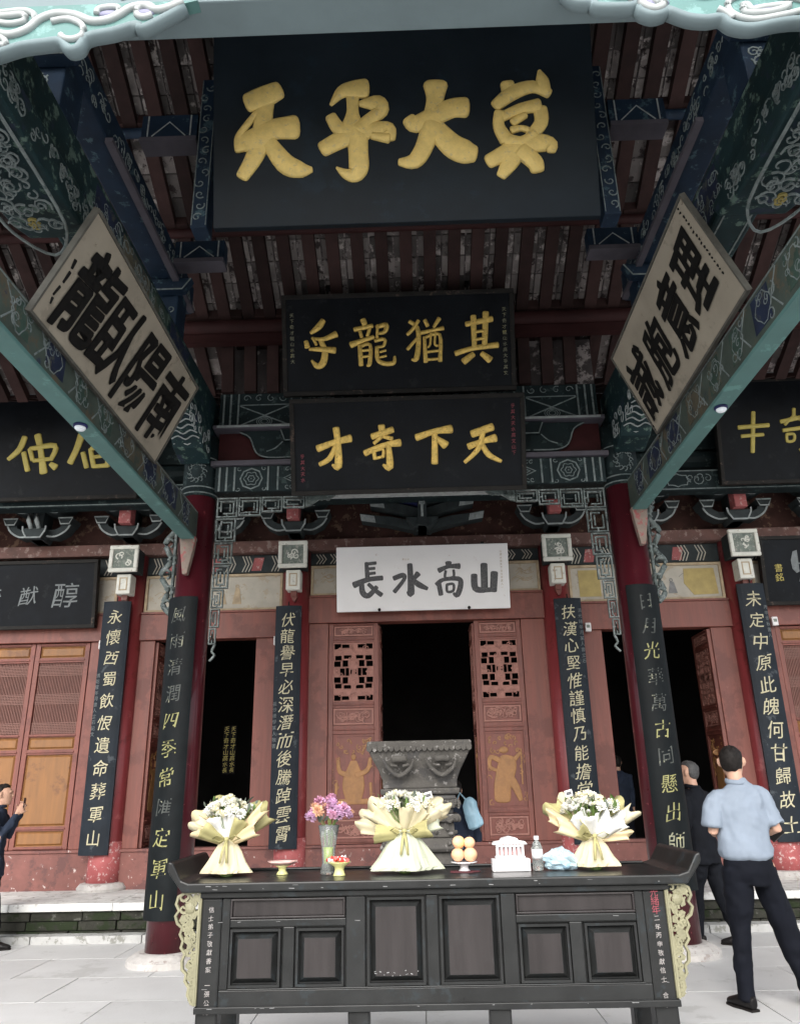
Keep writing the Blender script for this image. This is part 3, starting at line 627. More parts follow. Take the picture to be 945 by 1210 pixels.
# ---- doors
def relief(parent, fr, u0, u1, v0, v1, material, n, seed, nm='carved_strip'):
    mb = MB(); mb.frame(fr, u0, u1, v0, v1, .018, -.002, .014); r = random.Random(seed)
    for i in range(n):
        rr = min(u1-u0, v1-v0)*r.uniform(.16, .34); cu = r.uniform(u0+.03+rr, u1-.03-rr); cv = r.uniform(v0+.02+rr*.7, v1-.02-rr*.7)
        curl(mb, fr, cu, cv, rr, r.uniform(0, 6.28), r.uniform(.5, 1.2), .016, r.choice((-1, 1)), .012, .003, 7)
    return obj(nm, mb, material, parent)
LAT = ["##########", "#.##..##.#".replace('..', '##'), "#.#.##.#.#", "##########", "#########", ]
def lattice_centre(parent, fr, u0, u1, v0, v1):
    """fretwork screen of little squares round a carved middle"""
    rows = ["#.##..##.#", "#.#.##.#.#", "####..####", "#.######.#", "#.#.##.#.#", "###.##.###", "#.#.##.#.#", "#.#.##.#.#", "##.#..#.##", "##.#.#.#.#", "#.#.##.#.#", "#.#.##.#.#", "###.##.###", "#.######.#", "####..####", "#.#.##.#.#", "#.##..##.#"]
    G = ["XX........XX"[:0]]
    grid = [
     "##########", "#oo#oo#oo#", "##########"]
    cells = [  # (u, v, w, h) holes in a 10 x 17 lattice, mirrored left and right and up and down
     (.25, .25, 1.6, 1.6), (2.15, .45, 1.8, 1.1), (.45, 3.75, 1.6, 1.35), (2.6, 3.65, 1.8, 1.05), (.2, 5.4, 1.6, 1.6), (2.3, 5.1, 1.35, 1.9), (1.65, 7.45, 1.15, 2.1), (3.1, 7.35, .8, 2.3), (4.25, 7.9, .35, 1.2)]
    W, H = u1-u0, v1-v0; Hs = []
    for a, b, c, d in cells:
        for mx in (0, 1):
            for my in (0, 1):
                x0 = a if not mx else 10-a-c; y0 = b if not my else 17-b-d
                Hs.append((x0, y0, x0+c, y0+d))
    xs = sorted({0, 10}|{h[0] for h in Hs}|{h[2] for h in Hs}); ys = sorted({0, 17}|{h[1] for h in Hs}|{h[3] for h in Hs})
    mb = MB()
    for j in range(len(ys)-1):
        run = None
        for i in range(len(xs)):
            solid = i < len(xs)-1 and not any(h[0] <= (xs[i]+xs[i+1])/2 <= h[2] and h[1] <= (ys[j]+ys[j+1])/2 <= h[3] for h in Hs)
            if solid and run is None: run = xs[i]
            if not solid and run is not None:
                mb.fbox(fr, u0+run/10*W, u0+xs[i]/10*W, v0+ys[j]/17*H, v0+ys[j+1]/17*H, -.03, -.01); run = None
    lt = obj('lattice', mb, 'carve_pink', parent)
    mb = MB(); r = random.Random(5)
    for a, b, c, d in cells:
        for mx in (0, 1):
            for my in (0, 1):
                x0 = a if not mx else 10-a-c; y0 = b if not my else 17-b-d
                mb.frame(fr, u0+(x0-.2)/10*W, u0+(x0+c+.2)/10*W, v0+(y0-.2)/17*H, v0+(y0+d+.2)/17*H, .009, -.01, -.0+.001*(mx+2*my))
    for (cu, cv, n) in ((5, 1.9, 5), (5, 15.1, 5), (5, 5.2, 6), (5, 11.8, 6), (1.4, 8.5, 4), (8.6, 8.5, 4), (2, 2.2, 4), (8, 2.2, 4), (2, 14.8, 4), (8, 14.8, 4), (5, 8.5, 4)):
        for q in range(n):
            curl(mb, fr, u0+(cu+r.uniform(-.7, .7))/10*W, v0+(cv+r.uniform(-.9, .9))/17*H, .03, r.uniform(0, 6), r.uniform(.6, 1.1), .012, r.choice((-1, 1)), .012, -.01, 7)
    obj('lattice_carving', mb, 'carve_pink', lt)
def leaf(fr, W, z0, z1, kind, fig=0, seed=1):
    """one door leaf in frame fr (u 0..W), with its rails, lattice and panels"""
    H = z1-z0; t = .065; P = lambda k: z0+k*H
    mb = MB(); mb.fbox(fr, 0, t, z0, z1, -.05, 0); mb.fbox(fr, W-t, W, z0, z1, -.05, 0)
    if kind == 'carved': rails = [0, .105, .14, .475, .515, .595, .625, .90, .935, 1]; pans = [('strip', .02, .105), ('fig', .14, .475), ('strip', .515, .595), ('lat', .625, .905), ('strip', .935, .99)]
    else: rails = None; pans = [('pan', .015, .085), ('pan', .105, .44), ('pan', .465, .525), ('bars', .54, .90), ('pan', .925, .985)]
    zs = [z0]+[v for p in pans for v in (P(p[1]), P(p[2]))]+[z1]
    for a, b in zip(zs[0::2], zs[1::2]):
        mb.fbox(fr, t, W-t, a, b, -.05, -.002); mb.fbox(fr, t-.01, W-t+.01, (a+b)/2-.008, (a+b)/2+.008, -.002, .014)
    d = obj('door_leaf', mb, 'facade_wood', hall, bev=.004)
    for k, (ty, a, b) in enumerate(pans):
        a, b = P(a), P(b)
        if ty == 'strip':
            mb = MB(); mb.fbox(fr, t, W-t, a, b, -.045, -.02); obj('panel_back', mb, 'facade_wood', d); relief(d, fr.sub(0, 0, -.018), t+.01, W-t-.01, a+.01, b-.01, 'carve_pink', 26, seed*7+k)
        elif ty == 'fig':
            mb = MB(); mb.fbox(fr, t, W-t, a, b, -.045, -.02); mb.frame(fr, t+.012, W-t-.012, a+.02, b-.02, .012, -.02, -.008); obj('painted_panel', mb, 'facade_wood', d)
            f2 = fr.sub(W/2, (a+b)/2, -.02); h = (b-a)*1.02; w = (W-2*t)*1.22; m2 = MB(); r = random.Random(seed)
            if fig == 0:   # a seated figure with arms raised under a cloud of leaves
                body = [(0, -.36*h, .30*w), (0, -.22*h, .42*w), (0, -.08*h, .40*w), (0, .05*h, .24*w), (0, .12*h, .15*w)]
                m2.brush(f2, body, .014); m2.brush(f2, [(-.05*w, -.05*h, .12*w), (-.26*w, .0, .09*w), (-.30*w, .14*h, .07*w)], .014); m2.brush(f2, [(.05*w, -.05*h, .12*w), (.27*w, .02*h, .09*w), (.33*w, .17*h, .07*w)], .014)
                m2.brush(f2, [(-.27*w, -.38*h, .1*w), (.27*w, -.38*h, .1*w)], .012)
                m2.brush(f2, [(-.33*w, -.15*h, .06*w), (-.34*w, -.3*h, .05*w)], .012); m2.brush(f2, [(.33*w, -.15*h, .06*w), (.34*w, -.3*h, .05*w)], .012)
                m2.ball(f2(0, .19*h, .004), .05*w, .01, .04*h)
            else:          # a striding figure in flowing robes
                m2.brush(f2, [(-.10*w, -.38*h, .34*w), (-.08*w, -.2*h, .36*w), (.02*w, 0, .40*w), (.06*w, .12*h, .34*w)], .014)
                m2.brush(f2, [(.08*w, -.12*h, .18*w), (.2*w, -.26*h, .16*w), (.27*w, -.4*h, .09*w)], .014)
                m2.brush(f2, [(-.1*w, .1*h, .12*w), (-.3*w, .15*h, .1*w), (-.33*w, .03*h, .08*w), (-.2*w, -.02*h, .07*w)], .014)
                m2.brush(f2, [(.2*w, .12*h, .1*w), (.32*w, .2*h, .07*w)], .014); m2.brush(f2, [(.34*w, .25*h, .03*w), (.33*w, -.2*h, .03*w)], .012)
                m2.ball(f2(-.02*w, .24*h, .004), .10*w, .01, .045*h)
            for q in range(26):
                cu = r.uniform(-.36, .36)*w; cv = r.uniform(.22, .43)*h if q < 17 else r.uniform(-.45, .2)*h
                if q >= 17: cu = (.36+r.uniform(-.05, .05))*w*r.choice((-1, 1))
                curl(m2, f2, cu, cv, r.uniform(.02, .045), r.uniform(0, 6), r.uniform(.6, 1.2), .016, r.choice((-1, 1)), .009, 0, 7)
            obj('carved_figure', m2, 'carve_orange', d, smooth=False)
        elif ty == 'lat':
            lattice_centre(d, fr, t, W-t, a, b)
        elif ty == 'pan':
            mb = MB(); mb.fbox(fr, t, W-t, a, b, -.045, -.03); mb.raised(fr, t+.012, W-t-.012, a+.012, b-.012, -.03, -.014, .02); obj('orange_panel', mb, 'panel_orange', d)
        elif ty == 'bars':
            mb = MB(); n = int((W-2*t)/.021); h = b-a
            for i in range(1, n): u = t+(W-2*t)*i/n; mb.fbox(fr, u-.0042, u+.0042, a, b, -.035, -.022)
            for c in (0, 1, 2):
                for q in range(7):
                    v = a+h*(.02+.4*c)+q*.021+(0 if c < 2 else -.0)
                    if v < b-.01: mb.fbox(fr, t, W-t, v-.004, v+.004, -.032, -.018)
            obj('bar_lattice', mb, 'lattice_wood', d)
            mb = MB(); mb.fbox(fr, t, W-t, a, b, -.048, -.040); obj('lattice_backing', mb, 'jamb_wood', d)
    return d
# centre bay
leaf(Fr((-1.20, WY, 0), *FRONT), .68, .84, 3.655, 'carved', 0, 2)
leaf(Fr((.80, WY, 0), *FRONT), .64, .84, 3.655, 'carved', 1, 3)
for a, b in ((-1.47, -1.205), (1.445, 1.77)):
    mb = MB(); mb.fbox(F, a, b, .836, 3.658, -.12, .02); obj('door_post', mb, 'facade_wood', hall, bev=.006)
for x, s in ((-.50, -1), (.77, 1)):     # the inner leaves folded back into the hall, seen edge on
    fr = Fr((x, WY+.05, 0), (0, 1, 0), (0, 0, 1)) if s < 0 else Fr((x, WY+.60, 0), (0, -1, 0), (0, 0, 1))
    leaf(fr, .55, .84, 3.63, 'carved', 0, 11+s)
# side bays
def side_bay(a, b, o0, o1, lx, s):
    mb = MB(); mb.fbox(F, a, o0, .836, 3.478, -.12, .02); obj('door_post', mb, 'facade_wood', hall, bev=.006)
    mb = MB(); mb.fbox(F, o1, b, .836, 3.478, -.12, .02); obj('door_post', mb, 'facade_wood', hall, bev=.006)
    fr = Fr((lx, WY+.02, 0), (0, 1, 0), (0, 0, 1)) if s > 0 else Fr((lx, WY+.62, 0), (0, -1, 0), (0, 0, 1))
    leaf(fr, .62, .84, 3.46, 'carved', 1, 5+s)
side_bay(-3.81, -1.85, -3.60, -2.20, -3.56, 1)
side_bay(2.15, 4.31, 2.54, 4.02, 3.97, -1)
# outer bays, closed doors
for a, b in ((CX[0]+.19, CX[1]-.19), (CX[4]+.19, CX[5]-.19)):
    for p, q in ((a, a+.20), (b-.30, b) if a < 0 else (b-.2, b)):
        mb = MB(); mb.fbox(F, p, q, .836, 3.478, -.12, .02); obj('door_post', mb, 'facade_wood', hall, bev=.006)
    if a > 0: xs = [a+.21+k*.76 for k in range(2)]
    else: xs = [b-.31-.76*(k+1) for k in range(2)]
    for k, x in enumerate(xs): leaf(Fr((x, WY, 0), *FRONT), .75, .84, 3.475, 'plain', 0, 31+k)
# interior
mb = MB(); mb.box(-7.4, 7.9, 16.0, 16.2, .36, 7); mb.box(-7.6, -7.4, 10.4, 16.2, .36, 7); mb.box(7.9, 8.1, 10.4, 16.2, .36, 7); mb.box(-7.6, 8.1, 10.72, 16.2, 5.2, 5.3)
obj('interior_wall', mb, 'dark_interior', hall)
mb = MB()
for x in (-1.66, 1.96): mb.tube([(x, 12.9, .3), (x, 12.9, 5.2)], .2, 16)
obj('interior_column', mb, 'jamb_wood', hall)
# hall roof, rising to the back from the valley
mb = MB(); sl_ = .48
mb.add([(-8.2, 8.72, 6.47), (8.6, 8.72, 6.47), (8.6, 14, 6.47+5.28*sl_), (-8.2, 14, 6.47+5.28*sl_)]+[(-8.2, 8.72, 6.61), (8.6, 8.72, 6.61), (8.6, 14, 6.61+5.28*sl_), (-8.2, 14, 6.61+5.28*sl_)],
       [(0, 1, 2, 3), (7, 6, 5, 4), (0, 4, 5, 1), (1, 5, 6, 2), (2, 6, 7, 3), (3, 7, 4, 0)])
mb.add([(-8.2, 14, 9.004), (8.6, 14, 9.004), (8.6, 17.4, 6.6), (-8.2, 17.4, 6.6)], [(0, 1, 2, 3)])
obj('hall_roof', mb, 'rafter', hall)
r0 = None
for i in range(58):
    x = -7.6+i*.268
    if r0 is None:
        mb = MB(); mb.add([(x-.05+dx, y, z+dz) for y, z in ((8.76, 6.465), (10.6, 6.465+1.84*sl_)) for dx in (0, .1) for dz in (-.10, 0)], [(0, 1, 3, 2), (4, 6, 7, 5), (0, 4, 5, 1), (2, 3, 7, 6), (0, 2, 6, 4), (1, 5, 7, 3)])
        r0 = obj('hall_rafter', mb, 'rafter', hall)
    else: inst(r0, (i*.268, 0, 0))

# ================================================================ FRONT PAVILION
PX = .02; CXP = (-2.42, 2.37); CY = 8.1
pav = thing('front_pavilion', 'open timber pavilion with painted teal beams and dark rafters over the altar table', 'building', (PX, 5.5, 0))
pc0 = None
for x in CXP:
    for y in (CY, 2.95):
        if pc0 is None:
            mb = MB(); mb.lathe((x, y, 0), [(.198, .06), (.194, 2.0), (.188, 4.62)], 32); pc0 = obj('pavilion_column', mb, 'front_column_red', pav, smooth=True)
            mb = MB(); mb.lathe((x, y, 0), [(.36, 0.0), (.355, .05), (.29, .09), (.25, .105)], 28); pb = obj('column_plinth', mb, 'plinth_stone', pc0)
            # painted head of the column
            mb = MB(); mb.lathe((x, y, 0), [(.196, 4.621), (.198, 5.36)], 32); ph = obj('column_head', mb, 'beam_dark', pc0, smooth=True)
            mb = MB()
            for z in (4.65, 4.72, 5.08): mb.tube([(x+.202*math.cos(a), y+.202*math.sin(a), z) for a in [i*PI/12 for i in range(25)]], .008, 5)
            for k in range(12):
                a0 = -PI/2+.0; cxp = [(.085*math.cos(k*PI/6+t)*1.0, .105*math.sin(k*PI/6+t)) for t in (0,)][0]
                for q in range(8):
                    pass
                P = []
                for q in range(9):
                    t = q/8*5.2; rr = .032*(1-.6*q/8); u = cxp[0]+rr*math.cos(t+k*PI/6); v = cxp[1]+rr*math.sin(t+k*PI/6); an = -PI/2+u/.20
                    P.append((x+.202*math.cos(an), y+.202*math.sin(an), 4.90+v))
                mb.tube(P, .0055, 4)
            pp = obj('column_head_scroll', mb, 'paint_line', pc0)
            kids = (pb, ph, pp); p0 = (x, y)
        else:
            c = inst(pc0, (x-p0[0], y-p0[1], 0))
            for s in kids: q = s.copy(); COL.objects.link(q); q.parent = c; ORG[q] = ORG[s]
# ---- cross beams above the back pair of columns
def cell_pattern(mb, fr, z0, z1, u0, s, kind):
    """painted pattern running from the column inwards, s = +1 to the right, -1 to the left"""
    H = z1-z0; zc = (z0+z1)/2; X = lambda u: u0+s*u
    for u in (.05, .13): mb.strip(fr, [(X(u), z0+.01), (X(u), z1-.01)], .022, .004)
    a, b = .24, .24+H*1.35 if kind else .24+H*1.1
    for u in (a-.02, b+.02, b+.13): mb.strip(fr, [(X(u), z0+.01), (X(u), z1-.01)], .02, .004)
    m = (a+b)/2; r = H*.40
    if kind == 0:
        ring(mb, fr, X(m), zc, r, r, .018, .004, 0, 8)
        for k in range(3): ring(mb, fr, X(m), zc, r*.62-k*.04, r*.62-k*.04, .010, .004, 0, 24, 6)
        for q in (-1, 1):
            for e in (-1, 1): curl(mb, fr, X(m)+q*(b-a)*.42, zc+e*H*.40, .03, q*1.5+e, .8, .010, q*e)
    else:
        mb.strip(fr, [(X(a), z0+.01), (X(b), zc+.05)], .016, .004); mb.strip(fr, [(X(b), z0+.01), (X(a), zc+.05)], .016, .004)
        mb.strip(fr, [(X(a), zc+.06), (X(b), zc+.06)], .012, .004)
        for k in range(3): ring(mb, fr, X(m), z0+.06, .09-.025*k, .06-.016*k, .009, .004, 0, 14)
        for k in range(4): curl(mb, fr, X(a+(k+.5)*(b-a)/4), zc+.06+H*.2, .05, k, 1, .010, 1)
    c = b+.2
    for k in range(2): mb.strip(fr, [(X(c+.30+k*.06), z1-.01), (X(c+k*.06), zc), (X(c+.30+k*.06), z0+.01)], .022, .004)
    if kind: mb.strip(fr, [(X(c+.02), z1-.01), (X(c+.2), z1-H*.22), (X(c+.30), z1-.02)], .014, .004)
    for k in range(3): ring(mb, fr, X(c+.36), zc, .15-.04*k, .15-.04*k, .010, .004, 0, 18, 8 if k < 2 else 0)
    for e in (-1, 1):
        for k in range(3): curl(mb, fr, X(c+.04+.05*k), zc+e*H*(.34-.0*k), .03, e, .9, .010, e)
    for k in range(14):
        curl(mb, fr, X(c+.62+k*.12), zc+(-1)**k*H*.2, .06, k, 1., .012, (-1)**k)
xa, xb = CXP[0]+.2, CXP[1]-.2
fb = Fr((0, CY-.14, 0), *FRONT)
for z0, z1, kind, nm in ((4.66, 4.97, 0, 'lower_beam'), (5.47, 5.90, 1, 'upper_beam')):
    mb = MB(); mb.box(xa, xb, CY-.14, CY+.14, z0, z1); b_ = obj(nm, mb, 'beam_dark', pav, bev=.008)
    mb = MB(); cell_pattern(mb, fb, z0, z1, xa, 1, kind); cell_pattern(mb, fb, z0, z1, xb, -1, kind)
    obj('painted_pattern', mb, 'paint_line', b_)
mb = MB(); mb.box(xa-.05, xb+.05, CY-.18, CY+.1, 4.972, 5.03); mb.box(xa-.05, xb+.05, CY-.2, CY+.1, 5.42, 5.468); obj('beam_moulding', mb, 'lilac_trim_and_lit', pav, bev=.006)
mb = MB(); mb.box(xa, xb, CY-.06, CY+.06, 5.032, 5.418); obj('maroon_board', mb, 'paint_maroon', pav)
for x in (-1.35, 1.37, -.2, .4):
    f2 = Fr((x, CY-.06, 0), *FRONT); mb = MB()
    P = [(-.10, 5.41), (-.06, 5.30), (-.36, 5.28), (-.50, 5.36), (-.62, 5.41)]
    for s in (-1, 1):
        cloud = [(s*.0, 5.40), (s*.10, 5.41), (s*.62, 5.41), (s*.50, 5.33), (s*.42, 5.14), (s*.28, 5.06), (s*.0, 5.06)]
        am = MB(); am.prism(f2, cloud[::s], .0, .07); obj('cloud_bracket', am, 'beam_dark', pav)
        l2 = MB(); l2.strip(f2, catmull([(s*.62, 5.40), (s*.50, 5.33), (s*.42, 5.14), (s*.28, 5.075), (s*.02, 5.075)], 3), .016, .006, .07)
        l2.strip(f2, catmull([(s*.30, 5.15), (s*.20, 5.19), (s*.12, 5.27)], 3), .014, .006, .07); obj('cloud_outline', l2, 'paint_line', pav)
    mb.prism(f2, [(-.14, 5.41), (-.09, 5.26), (.09, 5.26), (.14, 5.41)], .07, .11); cbq = obj('bracket_cup', mb, 'beam_dark', pav)
    l2 = MB(); l2.strip(f2, [(-.14, 5.40), (-.09, 5.27), (.09, 5.27), (.14, 5.40)], .016, .006, .11); obj('cup_outline', l2, 'paint_line', cbq)
mb = MB(); mb.strip(Fr((0, CY-.205, 0), *FRONT), [(xa, 5.445), (xb, 5.445)], .028, .006); obj('white_edge_line', mb, 'paint_line_bright', pav)
mb = MB(); mb.strip(Fr((0, CY-.185, 0), *FRONT), [(-.95, 4.645), (1.0, 4.645)], .03, .01); mb.fbox(Fr((0, CY-.14, 0), *FRONT), -.95, 1.0, 4.62, 4.66, -.2, .045); obj('beam_lip', mb, 'paint_line_bright', pav)

# ---- fretwork hanging brackets
def fret(mb, fr, u0, v0, w, h, t, r):
    """one square spiral key"""
    mb.frame(fr, u0, u0+w, v0, v0+h, t, 0, .035)
    a, b = u0+2.4*t, u0+w-2.4*t; c, d = v0+2.4*t, v0+h-2.4*t; k = r.randint(0, 3)
    bars = [(a, b, d-t, d), (b-t, b, c+2*t, d-t), (a, a+t, c, d-t), (a+t, b-2.2*t, c, c+t), (a+2.4*t, a+3.4*t, c+2.2*t, d-2.4*t)]
    for q in bars:
        x0, x1, y0, y1 = q
        if k & 1: x0, x1 = u0+u0+w-x1, u0+u0+w-x0
        if k & 2: y0, y1 = v0+v0+h-y1, v0+v0+h-y0
        if x1-x0 > .004 and y1-y0 > .004: mb.fbox(fr, x0, x1, y0, y1, .004, .03)
    mb.fbox(fr, u0+w*.5-t*.5, u0+w*.5+t*.5, v0+t, v0+2.4*t, .003, .031); mb.fbox(fr, u0+t, u0+2.4*t, v0+h*.5-t*.5, v0+h*.5+t*.5, .003, .031)
def hanging(cx, s, tag_):
    """L-shaped fret bracket from the column at cx towards s"""
    r = random.Random(int(cx*10)+s*3)
    base = Fr((cx, CY-.03, 0), *FRONT)
    X = lambda u, w: (cx*0+u if s > 0 else -u-w)
    mb = MB(); t = .016; n = 0
    u = .22
    col_t = [(.235, .235), (.225, .27), (.20, .25), (.175, .26), (.13, .20), (.10, .20), (.075, .17)]
    v = 4.62; pieces = []
    for w_, h_ in col_t:
        m1 = MB(); fret(m1, base, X(u, w_), v-h_, w_, h_, t if w_ > .15 else t*.8, r); pieces.append(m1); v -= h_+.012
    tip = MB(); tip.strip(base, catmull([(X(u, 0)+s*.07, v+.02), (X(u, 0)+s*.04, v-.06), (X(u, 0)+s*.07, v-.10), (X(u, 0)+s*.02, v-.16)], 3), .022, .03, 0); pieces.append(tip)
    if tag_ == 'in':
        uu = u+.247
        for w_, h_ in ((.25, .22), (.23, .18), (.24, .14)):
            m1 = MB(); fret(m1, base, X(uu, w_), 4.62-h_, w_, h_, t*.9, r); pieces.append(m1); uu += w_+.01
        m1 = MB(); m1.prism(base, [(X(uu, 0), 4.62), (X(uu, 0)+s*.34, 4.62), (X(uu, 0)+s*.28, 4.58), (X(uu, 0)+s*.15, 4.57), (X(uu, 0)+s*.05, 4.50), (X(uu, 0), 4.49)][::s], 0, .03)
        for k in range(4): curl(m1, base, X(uu, 0)+s*(.05+.07*k), 4.575, .028, k, 1, .010, s, .006, .03)
        pieces.append(m1)
    br = None
    for k, m1 in enumerate(pieces):
        if br is None: br = obj('fret_bracket', m1, 'fret_paint', pav)
        else: obj('fret_piece', m1, 'fret_paint', br)
mat('fret_paint', (.10, .125, .12), .55, .35, 12, wear=((.20, .23, .23), .4, 18), wear2=((.02, .03, .03), .35, 14))
hanging(CXP[0], 1, 'in'); hanging(CXP[1], -1, 'in')
# outer curly brackets, painted openwork seen at the outer side of each column
for cx, s in ((CXP[0], -1), (CXP[1], 1)):
    fr = Fr((cx+s*.22, CY+.02, 0), *FRONT); mb = MB()
    P = [(s*.02, 4.6), (s*.10, 4.45), (s*.03, 4.28), (s*.13, 4.12), (s*.05, 3.92), (s*.15, 3.76), (s*.06, 3.58), (s*.10, 3.42), (s*.02, 3.32)]
    mb.tube([fr(a, b, 0) for a, b in catmull(P, 4)], .032, 6); mb.fbox(fr, 0 if s > 0 else -.03, .03 if s > 0 else 0, 3.4, 4.6, -.02, .02)
    for k, (a, b) in enumerate(P[1:-1]): mb.tube([fr(a*.6+s*.05*math.cos(q), b+.05*math.sin(q), .01) for q in [i*.9 for i in range(6)]], .018, 5)
    obj('curly_bracket', mb, 'fret_paint', pav, smooth=True)

# ---- side beams towards the viewer, in turquoise and painted faces
for cx, s, z0, z1 in ((-2.435, -1, 4.10, 4.42), (2.445, 1, 4.30, 4.66)):
    mb = MB(); mb.box(cx-.065, cx+.065, 3.12, 7.92, z0, z1); b_ = obj('side_beam', mb, 'side_paint', pav, bev=.008)
    mb = MB(); mb.box(cx-.075, cx+.075, 3.12, 7.93, z0-.03, z0-.001); obj('beam_soffit', mb, 'beam_turquoise', b_, bev=.006)
    fr = Fr((cx-s*.065, 0, 0), (0, -s, 0), (0, 0, 1)); mb = MB(); r = random.Random(8)
    y = 3.3
    while y < 7.6:
        L = r.uniform(.3, .55); U = lambda q: -s*q
        mb.strip(fr, [(U(y), z0+.03), (U(y+.12), (z0+z1)/2), (U(y), z1-.03)], .014, .003)
        ring(mb, fr, U(y+L*.6), (z0+z1)/2, L*.28, .11, .010, .003, 0, 14, 4)
        for q in range(7): curl(mb, fr, U(y+r.uniform(.05, L)), z0+r.uniform(.06, z1-z0-.06), r.uniform(.03, .06), r.uniform(0, 6), 1, .012, r.choice((-1, 1)), .003)
        m2 = MB(); m2.fbox(fr, min(U(y+.14), U(y+L)), max(U(y+.14), U(y+L)), z0+.05, z1-.05, .0005, .0022); obj('painted_field', m2, r.choice(('field_tan', 'field_blue', 'field_green')), b_)
        y += L+.1
    mb.strip(fr, [(-s*3.15, z1-.02), (-s*7.9, z1-.02)], .012, .003)
    obj('painted_pattern', mb, 'paint_line', b_)
    # tusk shaped peg in front of the column
    mb = MB(); mb.prism(Fr((cx+.0, 7.86, 0), *FRONT), [(-.085, z0), (.085, z0), (.07, z0-.15), (.02, z0-.42), (-.03, z0-.42), (-.07, z0-.15)], -.03, .05); obj('drop_peg', mb, 'peg_paint', b_, bev=.008)
    # small round lamp under the beam
    yl = 5.05 if s < 0 else 5.45
    lt = thing('ceiling_lamp', 'small white dome lamp under the %s turquoise side beam' % ('left' if s < 0 else 'right'), 'lamp', (cx+s*.02, yl, z0-.03), 'dome lamps under the side beams')
    mb = MB(); mb.lathe((cx, yl, z0-.03), [(.05, 0), (.052, -.014), (.04, -.02)], 20); obj('lamp_base', mb, 'bracket_blue', lt)
    mb = MB(); mb.lathe((cx, yl, z0-.048), [(.040, 0), (.039, -.012), (.030, -.022), (.010, -.028)], 20); obj('lamp_shade', mb, 'lamp_dome', lt, smooth=True)

